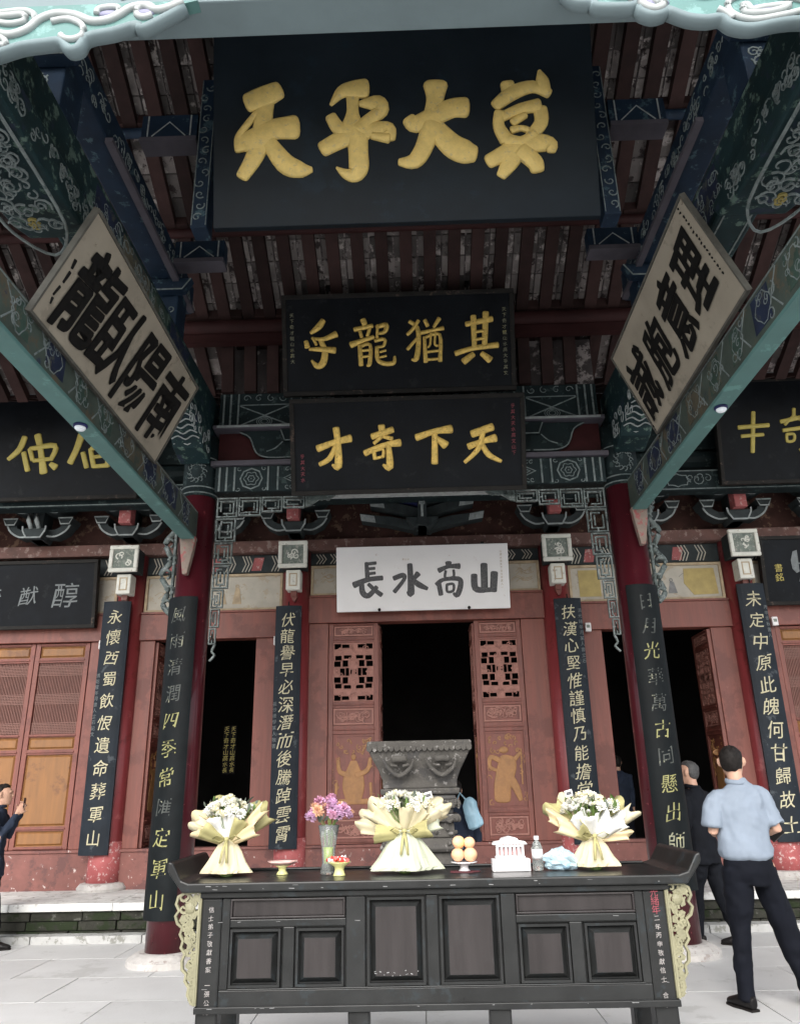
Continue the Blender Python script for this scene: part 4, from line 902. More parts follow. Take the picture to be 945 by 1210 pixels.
# ---- upper side beams with thick painted corbels
for cx, s in ((-2.44, -1), (2.44, 1)):
    mb = MB(); mb.box(cx-.15, cx+.15, 3.0, 8.3, 5.40, 5.86); b_ = obj('upper_side_beam', mb, 'beam_green', pav, bev=.02)
    mb = MB(); f2 = Fr((cx, 0, 5.40), (1, 0, 0), (0, 1, 0))   # facing down once mirrored
    fd = Fr((cx, 0, 5.399), (-1, 0, 0), (0, 1, 0))           # u x v = -z: faces the floor
    for e in (-1, 1): mb.strip(fd, [(e*.10, 4.5), (e*.10, 7.8)], .014, .004)
    fi = Fr((cx-s*.15, 0, 0), (0, -s, 0), (0, 0, 1))
    scrolls(mb, fi, min(-s*4.4, -s*6.2), max(-s*4.4, -s*6.2), 5.43, 5.83, 60, .010, random.Random(4), .004, 0, .09)
    obj('painted_pattern', mb, 'paint_line', b_)
    for y0_, y1_, k_ in ((4.5, 4.95, 'field_blue'), (5.05, 5.7, 'field_tan'), (5.8, 6.2, 'field_green'), (6.3, 6.9, 'field_blue')):
        for zz0, zz1, pw, pp_ in ((5.46, 5.80, .15, b_),):
            m2 = MB(); m2.fbox(Fr((cx-s*pw, 0, 0), (0, -s, 0), (0, 0, 1)), min(-s*y0_, -s*y1_), max(-s*y0_, -s*y1_), zz0, zz1, .0006, .002); obj('painted_field', m2, k_, pp_)
    # corbel swelling under the beam near the front
    mb = MB(); P = [(3.0, 5.12), (3.6, 5.10), (4.2, 5.16), (4.42, 5.24), (4.5, 5.39), (3.0, 5.39)]
    fs = Fr((cx, 0, 0), (0, 1, 0), (0, 0, 1)); mb.prism(fs, P, -.24, .24); cb = obj('corbel', mb, 'beam_green', b_, bev=.02)
    mb = MB(); fd2 = Fr((cx, 0, 5.135), (-1, 0, 0), (0, 1, -.02)); r = random.Random(12)
    mb.strip(fd2, catmull([(-.2, 3.0), (-.21, 3.9), (-.15, 4.2), (0, 4.36), (.15, 4.2), (.21, 3.9), (.2, 3.0)], 3), .02, .012)
    scrolls(mb, fd2, -.2, .2, 3.0, 4.2, 70, .010, r, .012, 0, .075)
    fsi = Fr((cx-s*.24, 0, 0), (0, -s, 0), (0, 0, 1)); scrolls(mb, fsi, min(-s*3, -s*4.3), max(-s*3, -s*4.3), 5.15, 5.38, 40, .010, r, .006, 0, .06)
    obj('corbel_scroll', mb, 'paint_line', cb)
    mb = MB(); ring(mb, fd2, 0, 4.05, .03, .045, .018, .014, 0, 14, 6); ring(mb, fd2, 0, 4.05, .012, .018, .014, .016, 0, 8); obj('corbel_flower', mb, 'paint_yellow', cb)
    # bracket where the beam meets the back column, painted with clouds
    mb = MB(); P = [(7.9, 4.98), (7.9, 5.39), (6.9, 5.39), (7.05, 5.28), (7.4, 5.22), (7.6, 5.05)]; mb.prism(fs, P, -.17, .17); kb_ = obj('cloud_corbel', mb, 'beam_green', b_, bev=.015)
    mb = MB(); fq = Fr((cx, 7.62, 5.12), (1, 0, 0), (0, -.75, .65)); 
    for k in range(7): mb.strip(Fr((cx, 7.58-k*.09, 5.09+k*.022), (1, 0, 0), (0, -.4, 1)), catmull([(-.15, 0), (-.08, .03), (0, -.01), (.08, .03), (.15, 0)], 3), .014, .02)
    scrolls(mb, Fr((cx-s*.17, 0, 0), (0, -s, 0), (0, 0, 1)), min(-s*7, -s*7.85), max(-s*7, -s*7.85), 5.05, 5.38, 14, .014, r, .006, 0, .08)
    obj('cloud_scroll', mb, 'paint_line_bright', kb_)
    # stacked truss: struts and a higher short beam
    mb = MB(); mb.box(cx-.12, cx+.12, 3.6, 7.0, 6.35, 6.68); u_ = obj('truss_beam', mb, 'beam_blue', pav, bev=.015)
    mb = MB(); scrolls(mb, Fr((cx-s*.12, 0, 0), (0, -s, 0), (0, 0, 1)), min(-s*3.7, -s*6.9), max(-s*3.7, -s*6.9), 6.38, 6.65, 70, .010, r, .004, 0, .07); obj('painted_pattern', mb, 'paint_line', u_)
    mb = MB(); mb.box(cx-s*.14-.03, cx-s*.14+.03, 4.6, 6.9, 6.30, 6.345); obj('pale_batten', mb, 'lilac_trim_and_lit', u_)
    for yy in (4.0, 6.6):
        mb = MB(); mb.box(cx-.14, cx+.14, yy-.14, yy+.14, 5.862, 6.348); mb.prism(Fr((cx, yy-.145, 0), *FRONT), [(-.3, 6.34), (-.22, 6.2), (.22, 6.2), (.3, 6.34)], 0, .1)
        st = obj('truss_post', mb, 'beam_blue', pav, bev=.01)
        mb = MB(); fr = Fr((cx, yy-.248, 0), *FRONT); mb.strip(fr, [(-.29, 6.33), (-.21, 6.21), (.21, 6.21), (.29, 6.33)], .016, .004)
        fr = Fr((cx, yy-.142, 0), *FRONT); scrolls(mb, fr, -.12, .12, 5.9, 6.18, 6, .014, r, .004, 0, .07); obj('painted_pattern', mb, 'paint_line', st)

# ---- rafters, lining and purlins of the pavilion roof
def rz(y): return 10.725-.50*y if y > 4.9 else 8.275-.50*(4.9-y)
XL, XR = -6.4, 6.6
mb = MB()
mb.add([(XL, 8.68, rz(8.68)), (XR, 8.68, rz(8.68)), (XR, 4.9, rz(4.9)), (XL, 4.9, rz(4.9))]+[(XL, 8.68, rz(8.68)+.05), (XR, 8.68, rz(8.68)+.05), (XR, 4.9, rz(4.9)+.05), (XL, 4.9, rz(4.9)+.05)], [(0, 1, 2, 3), (7, 6, 5, 4), (0, 4, 5, 1), (1, 5, 6, 2), (3, 7, 4, 0)])
mb.add([(XL, 4.9, rz(4.9)), (XR, 4.9, rz(4.9)), (XR, 2.3, rz(2.3)), (XL, 2.3, rz(2.3))]+[(XL, 4.9, rz(4.9)+.05), (XR, 4.9, rz(4.9)+.05), (XR, 2.3, rz(2.3)+.05), (XL, 2.3, rz(2.3)+.05)], [(0, 1, 2, 3), (7, 6, 5, 4), (1, 5, 6, 2), (2, 6, 7, 3), (3, 7, 4, 0)])
rl = obj('roof_lining', mb, 'roof_lining', pav)
# lining tiles laid between the rafters, each its own piece where they are seen
def lining_tile(mb, x, y): mb.add([(x+dx, yy, rz(yy)+dz) for yy in (y+.006, y+.214) for dx in (-.125, .125) for dz in (-.022, -.004)], [(0, 1, 3, 2), (4, 6, 7, 5), (0, 4, 5, 1), (2, 3, 7, 6), (0, 2, 6, 4), (1, 5, 7, 3)])
far = MB(); near = None; n_near = 0
for i in range(48):
    x = XL+.234+i*.268
    for j in range(16):
        y = 4.93+j*.222
        if abs(x) < 2.75 and 5.2 < y < 8.4 and n_near < 298:
            n_near += 1
            if near is None: mb = MB(); lining_tile(mb, x, y); near = (obj('lining_tile', mb, 'lining_tile', rl), x, y)
            else: inst(near[0], (x-near[1], y-near[2], rz(y)-rz(near[2])+random.uniform(-.004, .003)))
        else: lining_tile(far, x, y)
obj('lining_tile', far, 'lining_tile', rl, kind='stuff')
PUR = [8.16, 7.72, 6.72, 5.80, 4.9]
srcs = {}
for k in range(4):
    ya, yb = PUR[k], PUR[k+1]
    if k == 0: ya = 8.64
    i = 0; x = XL+.1+(.134 if k % 2 else 0)
    while x < XR:
        if k not in srcs:
            mb = MB(); mb.add([(x-.068+dx, y, rz(y)+dz) for y in (ya+.03, yb-.05) for dx in (0, .136) for dz in (-.12, -.002)], [(0, 1, 3, 2), (4, 6, 7, 5), (0, 4, 5, 1), (2, 3, 7, 6), (0, 2, 6, 4), (1, 5, 7, 3)])
            srcs[k] = (obj('rafter', mb, 'rafter', pav), x)
        else: inst(srcs[k][0], (x-srcs[k][1]+random.uniform(-.012, .012), 0, random.uniform(-.008, .006)))
        x += .268
for k, y in enumerate(PUR):
    if k == 0: continue
    q_r = {1: .10, 2: .05, 3: .05, 4: .12}[k]
    mb = MB(); mb.tube([(XL, y, rz(y)-.125-q_r), (XR, y, rz(y)-.125-q_r)], q_r, 14)
    pr = obj('purlin', mb, 'purlin_red' if k < 3 else 'beam_blue', pav, smooth=True)
    if k == 1: 
        mb = MB(); mb.box(XL, XR, y-.05, y+.05, rz(y)-.44, rz(y)-.33); obj('purlin_board', mb, 'purlin_red' if k == 1 else 'lilac_trim_and_lit', pr)
# front slope rafters
mb = MB(); x = XL+.1; f0 = None
while x < XR:
    if f0 is None:
        mb.add([(x-.05+dx, y, rz(y)+dz) for y in (4.8, 2.35) for dx in (0, .1) for dz in (-.1, -.002)], [(0, 1, 3, 2), (4, 6, 7, 5), (0, 4, 5, 1), (2, 3, 7, 6), (0, 2, 6, 4), (1, 5, 7, 3)]); f0 = (obj('front_rafter', mb, 'rafter', pav), x)
    else: inst(f0[0], (x-f0[1], 0, 0))
    x += .268
mb = MB(); 
mb.add([(XL-.2, 8.75, rz(8.75)+.06), (XR+.2, 8.75, rz(8.75)+.06), (XR+.2, 4.9, rz(4.9)+.06), (XL-.2, 4.9, rz(4.9)+.06), (XR+.2, 2.1, rz(2.1)+.06), (XL-.2, 2.1, rz(2.1)+.06)]+[(XL-.2, 8.75, rz(8.75)+.2), (XR+.2, 8.75, rz(8.75)+.2), (XR+.2, 4.9, rz(4.9)+.2), (XL-.2, 4.9, rz(4.9)+.2), (XR+.2, 2.1, rz(2.1)+.2), (XL-.2, 2.1, rz(2.1)+.2)],
       [(0, 1, 2, 3), (3, 2, 4, 5), (6, 9, 8, 7), (9, 11, 10, 8), (0, 6, 7, 1), (5, 4, 10, 11), (1, 7, 8, 2), (2, 8, 10, 4), (0, 3, 9, 6), (3, 5, 11, 9)])
obj('roof_covering', mb, 'roof_tile', pav)
# crossing tie beams and small hanging members seen between the board and the side beams
for s in (-1, 1):
    mb = MB(); mb.box(min(s*1.66, s*1.80), max(s*1.66, s*1.80), 5.18, 5.36, 5.95, 7.6); hp = obj('hanging_post', mb, 'beam_blue', pav, bev=.01)
    mb = MB(); fr = Fr((s*1.73, 5.178, 0), *FRONT); r = random.Random(5+s)
    for k in range(13): curl(mb, fr, r.uniform(-.03, .03), 6.05+k*.12, .045, r.uniform(0, 6), 1, .012, r.choice((-1, 1)), .004)
    mb.strip(fr, [(-.06, 5.97), (-.06, 7.58)], .008, .004); mb.strip(fr, [(.06, 5.97), (.06, 7.58)], .008, .004); obj('painted_pattern', mb, 'paint_line', hp)
    for (y, z, h, mt) in ((6.3, 6.52, .10, 'beam_blue'), (5.2, 6.95, .12, 'beam_blue')):
        mb = MB(); a, b = sorted((s*1.82, s*2.32)); mb.box(a, b, y, y+.14, z, z+h*2.2); q_ = obj('tie_piece', mb, mt, pav, bev=.008)
        mb = MB(); mb.box(a, b, y-.02, y+.16, z-.05, z-.002); obj('tie_lit_soffit', mb, 'lilac_trim_and_lit', q_)  # underside paler than the beam: light from below put into its colour
        mb = MB(); fr = Fr(((a+b)/2, y-.001, 0), *FRONT); mb.strip(fr, [(-.19, z+.02), (-.19, z+h*2.1)], .014, .004); mb.strip(fr, [(.19, z+.02), (.19, z+h*2.1)], .014, .004); mb.strip(fr, [(-.15, z+.02), (0, z+h*1.5), (.15, z+.02)], .012, .004); obj('painted_pattern', mb, 'paint_line_bright', q_)
mb = MB(); mb.box(xa, xb, CY-.10, CY+.10, 5.902, 6.52); obj('frieze_board', mb, 'roof_lining', pav)
f0 = None; x = xa+.02
while x < xb-.1:
    if f0 is None: mb = MB(); mb.add([(x+dx, y+dy, z) for y, z in ((CY-.30, 6.60), (CY-.16, 5.90)) for dx in (0, .136) for dy in (-.03, .05)], [(0, 1, 3, 2), (4, 6, 7, 5), (0, 4, 5, 1), (2, 3, 7, 6), (0, 2, 6, 4), (1, 5, 7, 3)]); f0 = (obj('eave_slat', mb, 'rafter', pav), x)
    else: inst(f0[0], (x-f0[1], 0, random.uniform(-.01, .01)))
    x += .268
# ---- front beam and carved valance
vb = MB(); vb.box(-2.9, 2.9, 2.98, 3.2, 5.585, 6.15); fbm = obj('front_beam', vb, 'valance_grey', pav, bev=.01)
mb = MB(); fr = Fr((0, 2.975, 0), *FRONT)
scrolls(mb, fr, -2.8, -1.4, 5.62, 5.95, 26, .022, random.Random(2), .005, 0, .12); scrolls(mb, fr, 1.0, 2.8, 5.62, 5.95, 26, .022, random.Random(3), .005, 0, .12); obj('front_beam_scroll', mb, 'valance_white', fbm)
def uv(t): return [tuple(float(a)/1000 for a in p.split(',')) for p in t.split()]
VL = uv('-2700,5240 -2500,5250 -2300,5230 -2161,5267 -2100,5292 -2026,5317 -1911,5332 -1831,5338 -1774,5276 -1724,5287 -1691,5363 -1554,5395 -1428,5439 -1394,5408 -1300,5468 -1174,5563')
CL = '-2179,5383 -2098,5366 -2013,5404 -1957,5473 -1870,5512 -1762,5495 -1664,5444 -1574,5453 -1512,5493 -1464,5534 -1386,5548 -1324,5512 -1253,5527 -1179,5567|-1889,5455 -1798,5468 -1716,5418 -1707,5346 -1751,5317 -1801,5326 -1825,5352|-2193,5467 -2111,5449 -2038,5470 -2052,5514 -2131,5511 -2199,5507|-1647,5500 -1633,5539 -1544,5546 -1524,5508 -1559,5460|-1328,5516 -1360,5551 -1421,5532 -1425,5485 -1388,5462 -1340,5477|-1988,5417 -1987,5503 -2043,5543 -2151,5537 -2203,5529|-2166,5299 -2113,5289 -2133,5336 -2175,5356'
VR = uv('898,5560 954,5491 1042,5480 1068,5448 1229,5439 1290,5457 1291,5405 1352,5368 1413,5385 1433,5404 1538,5342 1637,5324 1711,5333 1760,5278 1857,5253 1992,5282 2130,5291 2350,5250 2700,5260')
CR = '1330,5517 1290,5457 1316,5404 1368,5381 1413,5409 1398,5441 1359,5422|1231,5456 1294,5488 1315,5539|2138,5331 2009,5297 1860,5275 1767,5320 1749,5392 1787,5441 1893,5462 2036,5442 2152,5401|1820,5378 1851,5386 1873,5345 1934,5362 2081,5374 1971,5329 1840,5326 1826,5367|1545,5495 1628,5460 1719,5476 1740,5516|1694,5364 1732,5332 1762,5290|898,5529 970,5499 1018,5534|1098,5525 1175,5484 1265,5491'
for VV, CC, s in ((VL, CL, -1), (VR, CR, 1)):
    f3 = Fr((0, 3.0, 0), *FRONT)
    body = catmull(VV, 3)
    poly = ([(-2.7, 5.583)] + body + [(-1.1, 5.583)]) if s < 0 else ([(.86, 5.583)] + body + [(2.7, 5.583)])
    mb = MB(); mb.prism(f3, poly, -.04, .03); vp = obj('carved_valance', mb, 'valance_teal', fbm)
    mb = MB(); mb.tube([f3(a, b-.012, 0) for a, b in body], .03, 8, .045, ref=(0, 1, 0)); obj('valance_edge', mb, 'valance_grey', vp, smooth=True)
    mb = MB()
    for k, c in enumerate(CC.split('|')): mb.tube([f3(a, b, .034) for a, b in catmull(uv(c), 4)], .019 if k else .024, 7); 
    obj('valance_scroll', mb, 'valance_white', vp, smooth=True)
    for c in ((-1.58, 5.50), (-1.38, 5.50)) if s < 0 else ((1.93, 5.35), (1.36, 5.43)):
        mb = MB(); mb.ball(f3(c[0], c[1], .03), .06 if s < 0 else .09, .015, .025 if s < 0 else .04)
        obj('valance_petal', mb, 'valance_lilac', vp, smooth=True)
# ================================================================ SIGN BOARDS
def board(key, o, rt, up, w, h, label, cat='sign', thick=.07, material='black_board', edge='board_edge', group=None, frame=.05):
    fr = Fr(o, rt, up); t = thing('name_board', label, cat, tuple(o), group)
    mb = MB(); mb.fbox(fr, -w/2, w/2, 0, h, -thick-.001, -.001); obj('board_panel', mb, material, t, bev=.006)
    if frame:
        mb = MB(); mb.frame(fr, -w/2-.012, w/2+.012, -.012, h+.012, frame, -thick-.012, .016); obj('board_frame', mb, edge, t, bev=.006)
    return fr, t
def hang(t, fr, w, h, back=.25, us=(-.32, .32)):
    for u in us:
        mb = MB(); mb.tube([fr(u*w, h-.03, -.05), fr(u*w, h+.16, -back)], .012, 6); mb.box(*sum(((c-.025, c+.025) for c in fr(u*w, h+.16, -back)), ())); obj('hanger', mb, 'iron', t)
# great board
fr, t = board('sky', (.012, 5.1, 5.861), (1, 0, 0), (0, -.232, .973), 3.18, 1.98, 'largest blue-black board with four thick pale gold characters at the top', material='sky_board', frame=0)
for c in INK['sky']: mb = MB(); strokes(mb, fr, c, .032, fat=1.25); obj('character', mb, 'gold_pale', t, smooth=True)
hang(t, fr, 3.3, 2.0)
fr, t = board('dragon', (-.108, 7.6, 5.66), (1, 0, 0), (0, -.312, .95), 2.58, 1.12, 'upper of the two middle black boards, four slim gold characters, under the rafters')
for c in INK['dragon']: mb = MB(); strokes(mb, fr, c, .022, fat=1.12); obj('character', mb, 'gold', t, smooth=True)
r = random.Random(6); mb = MB()
for s, n in ((-1, 9), (1, 12)):
    for k in range(n): write(mb, '天下奇才龍山水高大乎其文'[k % 12], lambda x, y, q, k=k, s=s: fr(s*1.19+x, .9-k*.065+y, .004), .05)
obj('small_inscription', mb, 'ink_dim', t); hang(t, fr, 2.5, 1.12)
fr, t = board('talent', (-.034, 7.9, 4.581), (1, 0, 0), (0, -.335, .942), 2.58, 1.05, 'lower of the two middle black boards with four bold gold characters, above the fretwork')
for c in INK['talent']: mb = MB(); strokes(mb, fr, c, .022, fat=1.12); obj('character', mb, 'gold', t, smooth=True)
mb = MB()
for s, n in ((-1, 5), (1, 9)):
    for k in range(n): write(mb, '乎其大天水高文山下'[k % 9], lambda x, y, q, k=k, s=s: fr(s*1.17+x, (.42 if s < 0 else .92)-k*.065+y, .004), .05)
obj('small_inscription', mb, 'ink_red', t); hang(t, fr, 2.5, 1.05, .2)
fr, t = board('white', (.113, 10.25, 3.763), (1, 0, 0), (0, -.169, .986), 2.36, .89, 'white board with four grey characters above the middle doorway', material='white_board', frame=0)
for c in INK['white']: mb = MB(); strokes(mb, fr, c, .006, fat=1.38); obj('character', mb, 'ink_grey', t)
mb = MB()
for k in range(12): write(mb, '山高水長天下文大乎其人一'[k], lambda x, y, q, k=k: fr(1.08+x, .78-k*.045+y, .004), .034)
for k in range(3): write(mb, '高山水'[k], lambda x, y, q, k=k: fr(-.26+k*.035+x, .70+y, .004), .03)
obj('small_inscription', mb, 'mural_tan', t)
mb = MB()
for u in (-.6, .62): mb.ball(fr(u, .02, .01), .022)
mb.fbox(fr, .81, .86, .89, .92, -.05, 0); obj('fixing', mb, 'iron', t)
SIDE = {'leftside': (('龍', -1.02, -.52, .07, .72), ('臥', -.50, -.01, .08, .69), ('陽', .02, .51, .07, .71), ('南', .57, 1.07, .07, .73)), 'rightside': (('理', .50, .90, .20, .73), ('意', .04, .44, .13, .73), ('胞', -.45, -.04, .13, .67), ('誠', -.98, -.54, .10, .67))}
for key, o, rt, up, w, h, lab, edge in (('leftside', (-2.33, 5.175, 4.34), (0, 1, 0), (.407, 0, .913), 2.35, .81, 'aged cream board with four black brush characters propped on the left side beam', 0),
                                     ('rightside', (2.33, 5.56, 4.65), (0, -1, .028), (-.377, 0, .926), 2.12, .87, 'aged cream board with black brush characters propped on the right side beam', 1)):
    fr, t = board(key, o, rt, up, w, h, lab, material='aged_board', edge='aged_edge', frame=.0, thick=.03)
    mb = MB(); mb.frame(fr, -w/2-.02, w/2+.02, -.02, h+.02, .018, -.036, .006); obj('board_frame', mb, 'aged_edge', t)
    for c, u0, u1, v0, v1 in SIDE[key]: mb = MB(); brushed(mb, c, fr, u0, u1, v0, v1); obj('character', mb, 'ink_black', t)
    if not edge: mb = MB(); strokes(mb, fr, INK[key][4], .006, fat=.7); obj('small_inscription', mb, 'ink_black', t)
    if edge:
        mb = MB(); strokes(mb, fr, INK['rightside_small'][0], .006); obj('small_inscription', mb, 'ink_black', t)
    # iron props behind
    mb = MB()
    for u in (-.35, .35): mb.tube([fr(u*w, .1, -.06), fr(u*w, -.02, -.14)], .015, 6)
    obj('prop', mb, 'iron', t)
for key, o, rt, up, w, h, lab in (('elder', (-5.035, 9.6, 5.273), (1, 0, 0), (0, -.152, .988), 2.6, 1.64, 'large black board with two bright yellow characters hanging at the left behind the side beam'),
                                  ('rare', (5.321, 9.6, 5.232), (1, 0, 0), (0, -.172, .985), 2.35, 1.45, 'large black board with yellow outline characters cut off at the right edge')):
    fr, t = board(key, o, rt, up, w, h, lab)
    for c in INK[key]: mb = MB(); strokes(mb, fr, c, .02, fat=1.2); obj('character', mb, 'gold_yellow', t, smooth=True)
    hang(t, fr, w, h, .2)
# dark boards over the outer doors
for o, w, txt, lab, sz in (((-5.55, 10.33, 3.66), 2.26, '文猗猷醇', 'black board with faded silver characters over the closed doors at the left', .34), ((5.92, 10.33, 3.74), 2.30, '師有儒', 'black board with a grey leaf-shaped character over the doors at the right edge', .62)):
    fr, t = board('x', o, (1, 0, 0), (0, -.13, .99), w, .93, lab)
    if w < 2.29:
        for k, c in enumerate(txt):
            mb = MB(); write(mb, c, lambda x, y, q, k=k: fr(-.85+k*.52+x, .45+y, .005), sz*(.8, .8, .8, 1.1)[k], .004, .15); obj('character', mb, 'ink_silver', t)
        mb = MB()
        for k in range(4): write(mb, '年月立書'[k], lambda x, y, q, k=k: fr(-1.02+x, .62-k*.09+y, .005), .07)
        obj('small_inscription', mb, 'ink_silver', t)
    else:
        mb = MB()
        for s in (-1, 1): mb.prism(fr.sub(-.56+s*.09, .5), [(0, .24), (s*.06, .22), (s*.10, .1), (s*.09, -.02), (s*.04, -.08), (0, -.06)][::s], .001, .006)
        mb.brush(fr, [(-.50, .60, .05), (-.51, .42, .05), (-.53, .2, .04), (-.55, .12, .06)], .006, 0, 4, False); mb.strip(fr, [(-.72, .55), (-.4, .56)], .02, .007, .002); mb.strip(fr, [(-.66, .30), (-.60, .45)], .03, .007, .002)
        obj('character', mb, 'ink_silver', t)
        for k, c in enumerate(txt): mb = MB(); write(mb, c, lambda x, y, q, k=k: fr(.0+k*.5+x, .45+y, .005), .4); obj('character', mb, 'ink_silver', t)
        mb = MB()
        for k in range(2): write(mb, '書銘'[k], lambda x, y, q, k=k: fr(-.93+x, .5-k*.13+y, .005), .12)
        obj('small_inscription', mb, 'gold_yellow', t)

# ================================================================ COUPLET BOARDS
def couplet(x0, z0, z1, w, text, lab, lean=0., ink='ink_cream', mt='couplet_board', small=None, y=10.245, sz=.23, u_small=-.15):
    fr = Fr((x0, y, z0), (1, 0, 0), (0, -.02, 1)); h = z1-z0
    t = thing('couplet_board', lab, 'couplet board', (x0, y, z0), 'long black couplet boards on the wall columns')
    # slightly hollow board that follows the column
    mb = MB(); n = 8; ring_ = []
    for i in range(n+1):
        u = -w/2+w*i/n; d = -.035*(2*u/w)**2; ring_.append((u, d))
    for (zz) in ((0, h),):
        vs = [fr(u, zz[0], d) for u, d in ring_]+[fr(u, zz[0], d-.03) for u, d in ring_[::-1]]; N = len(vs)
        vs += [fr(u, zz[1], d) for u, d in ring_]+[fr(u, zz[1], d-.03) for u, d in ring_[::-1]]
        mb.add(vs, [tuple(range(N))[::-1], tuple(range(N, 2*N))]+[(i, (i+1) % N, N+(i+1) % N, N+i) for i in range(N)])
    obj('board_panel', mb, mt, t)
    n = len(text); p = (h-.14)/n
    for i, c in enumerate(text):
        mb = MB(); write(mb, c, lambda x, y_, q, i=i: fr(x, h-.08-p*(i+.5)+y_, .006-.035*(2*x/w)**2), sz*random.uniform(.92, 1.06), .004, .12, random.uniform(-.04, .04), .95); obj('character', mb, ink, t)
    if small:
        mb = MB()
        for k, c in enumerate(small[1]): write(mb, c, lambda x, y_, q, k=k: fr(u_small+x, small[0]-k*.075+y_, .006-.035*(2*(u_small+x)/w)**2), .06)
        obj('small_inscription', mb, 'ink_silver', t)
    mb = MB(); mb.tube([fr(0, h+.0, -.02), fr(0, h+.06, -.03)], .008, 6); obj('hook', mb, 'iron', t)
couplet(-4.08, .78, 3.98, .37, '永懷西蜀飲恨遺命葬軍山', 'black couplet board on the outer left wall column, ending in the character for mountain', sz=.215, small=(2.2, '清乾隆年月書人立石記文'), u_small=-.155)
couplet(-1.72, .81, 3.86, .35, '伏龍譽早必深潛而後騰踔雲霄', 'black couplet board with cream characters on the wall column left of the middle doors', sz=.215, small=(1.75, '長沙後學某人敬書'), u_small=-.145)
couplet(2.06, .80, 3.87, .36, '扶漢心堅惟謹慎乃能擔當事業', 'black couplet board with cream characters on the wall column right of the middle doors', sz=.215, small=(2.9, '清光緒年月某人書立石'), u_small=.15)
couplet(4.54, .78, 4.01, .36, '未定中原此魄何甘歸故土', 'black couplet board on the outer right wall column beside the man in blue', sz=.225, small=(2.9, '丙申年秋書人'), u_small=.15)
def curved(cx, z0, z1, text, lab, a_off, mtl='couplet_dark', inks=None):
    Rr = .24; t = thing('curved_couplet_board', lab, 'couplet board', (cx, CY, z0), 'curved black couplet boards wrapped round the front columns')
    mb = MB(); n = 26; a0, a1 = -PI/2+a_off-.80, -PI/2+a_off+.80; vs = []
    for rr, zz in ((Rr, z0), (Rr-.03, z0), (Rr-.03, z1), (Rr, z1)):
        for i in range(n+1): a = a0+(a1-a0)*i/n; vs.append((cx+rr*math.cos(a), CY+rr*math.sin(a), zz))
    K = n+1; fs = [(j*K+i, j*K+i+1, ((j+1) % 4)*K+i+1, ((j+1) % 4)*K+i) for j in range(4) for i in range(n)]; fs += [(0, K, 2*K, 3*K), (n, 3*K+n, 2*K+n, K+n)]
    mb.add(vs, fs); q_ = obj('board_panel', mb, mtl, t)
    for p_ in q_.data.polygons[:n*4]: p_.use_smooth = True
    q_.data.set_sharp_from_angle(angle=R(40))
    h = z1-z0; p = (h-.1)/len(text); mbs = {}
    for i, c in enumerate(text):
        def place(x, y, q, i=i): a = -PI/2+a_off+x/Rr; return Vector((cx+(Rr+.003)*math.cos(a), CY+(Rr+.003)*math.sin(a), z1-.06-p*(i+.5)+y))
        m1 = MB(); write(m1, c, place, .185, .004, .12, random.uniform(-.05, .05), .95); obj('character', m1, inks[i] if inks else 'ink_dim', t)
I_, J_ = 'ink_dim', 'gold_yellow'
mat('ink_faint', (0.05, 0.056, 0.052), .6, .35, 12, wear=((.25, .25, .18), .35, 9))
mat('ink_olive', (0.26, 0.25, 0.1), .6, .25, 12, wear=((.17, .17, .09), .2, 5))
FA, OL = 'ink_faint', 'ink_olive'
curved(CXP[0], .38, 3.45, '風雨清潤四季常匯定軍山', 'curved black couplet board with dim gilt characters wrapped round the left front column', -.26, inks=[FA, FA, FA, FA, OL, OL, OL, FA, OL, OL, OL])
curved(CXP[1], .55, 3.46, '日月光華萬古同懸出師表', 'curved black couplet board with dim gilt characters wrapped round the right front column', .12, inks=[FA, FA, OL, FA, FA, OL, FA, OL, OL, 'ink_dim', 'ink_dim'])
# couplets far inside the hall
for x, sd_ in ((-3.10, 'left'), (-2.99, 'right')):
    fr = Fr((x, 12.8, 1.75), *FRONT); t = thing('inner_couplet', sd_+' of two thin strips of yellow characters in the dark left doorway', 'couplet board', (x, 12.8, 1.75), 'inner couplet strips')
    mb = MB(); mb.fbox(fr, -.05, .05, 0, .75, -.03, 0); obj('board_panel', mb, 'dark_interior', t)
    mb = MB(); vtext(mb, '天下奇才山高水長', fr, 0, .74, .09, .085, .004); obj('inscription', mb, 'gold_yellow', t)

# small white sensor boxes by the wall columns
for x, z, lab in ((-4.30, 3.42, 'tiny white alarm box left of the outer left couplet board'), (-1.90+.0, 3.42, 'tiny white alarm box at the lintel left of the inner left couplet board'), (2.34, 3.50, 'tiny white alarm box right of the inner right couplet board'), (4.86, 3.52, 'tiny white alarm box right of the outer right couplet board')):
    t = thing('alarm_box', lab, 'alarm box', (x, 10.40, z), 'white alarm boxes on the wall columns'); fr = Fr((x, 10.42, z), *FRONT)
    mb = MB(); mb.fbox(fr, -.04, .04, -.06, .06, 0, .06); obj('casing', mb, 'white_plastic', t, bev=.01)
    mb = MB(); mb.fbox(fr, -.022, .022, -.01, .03, .06, .064); obj('lens', mb, 'medal_green', t)

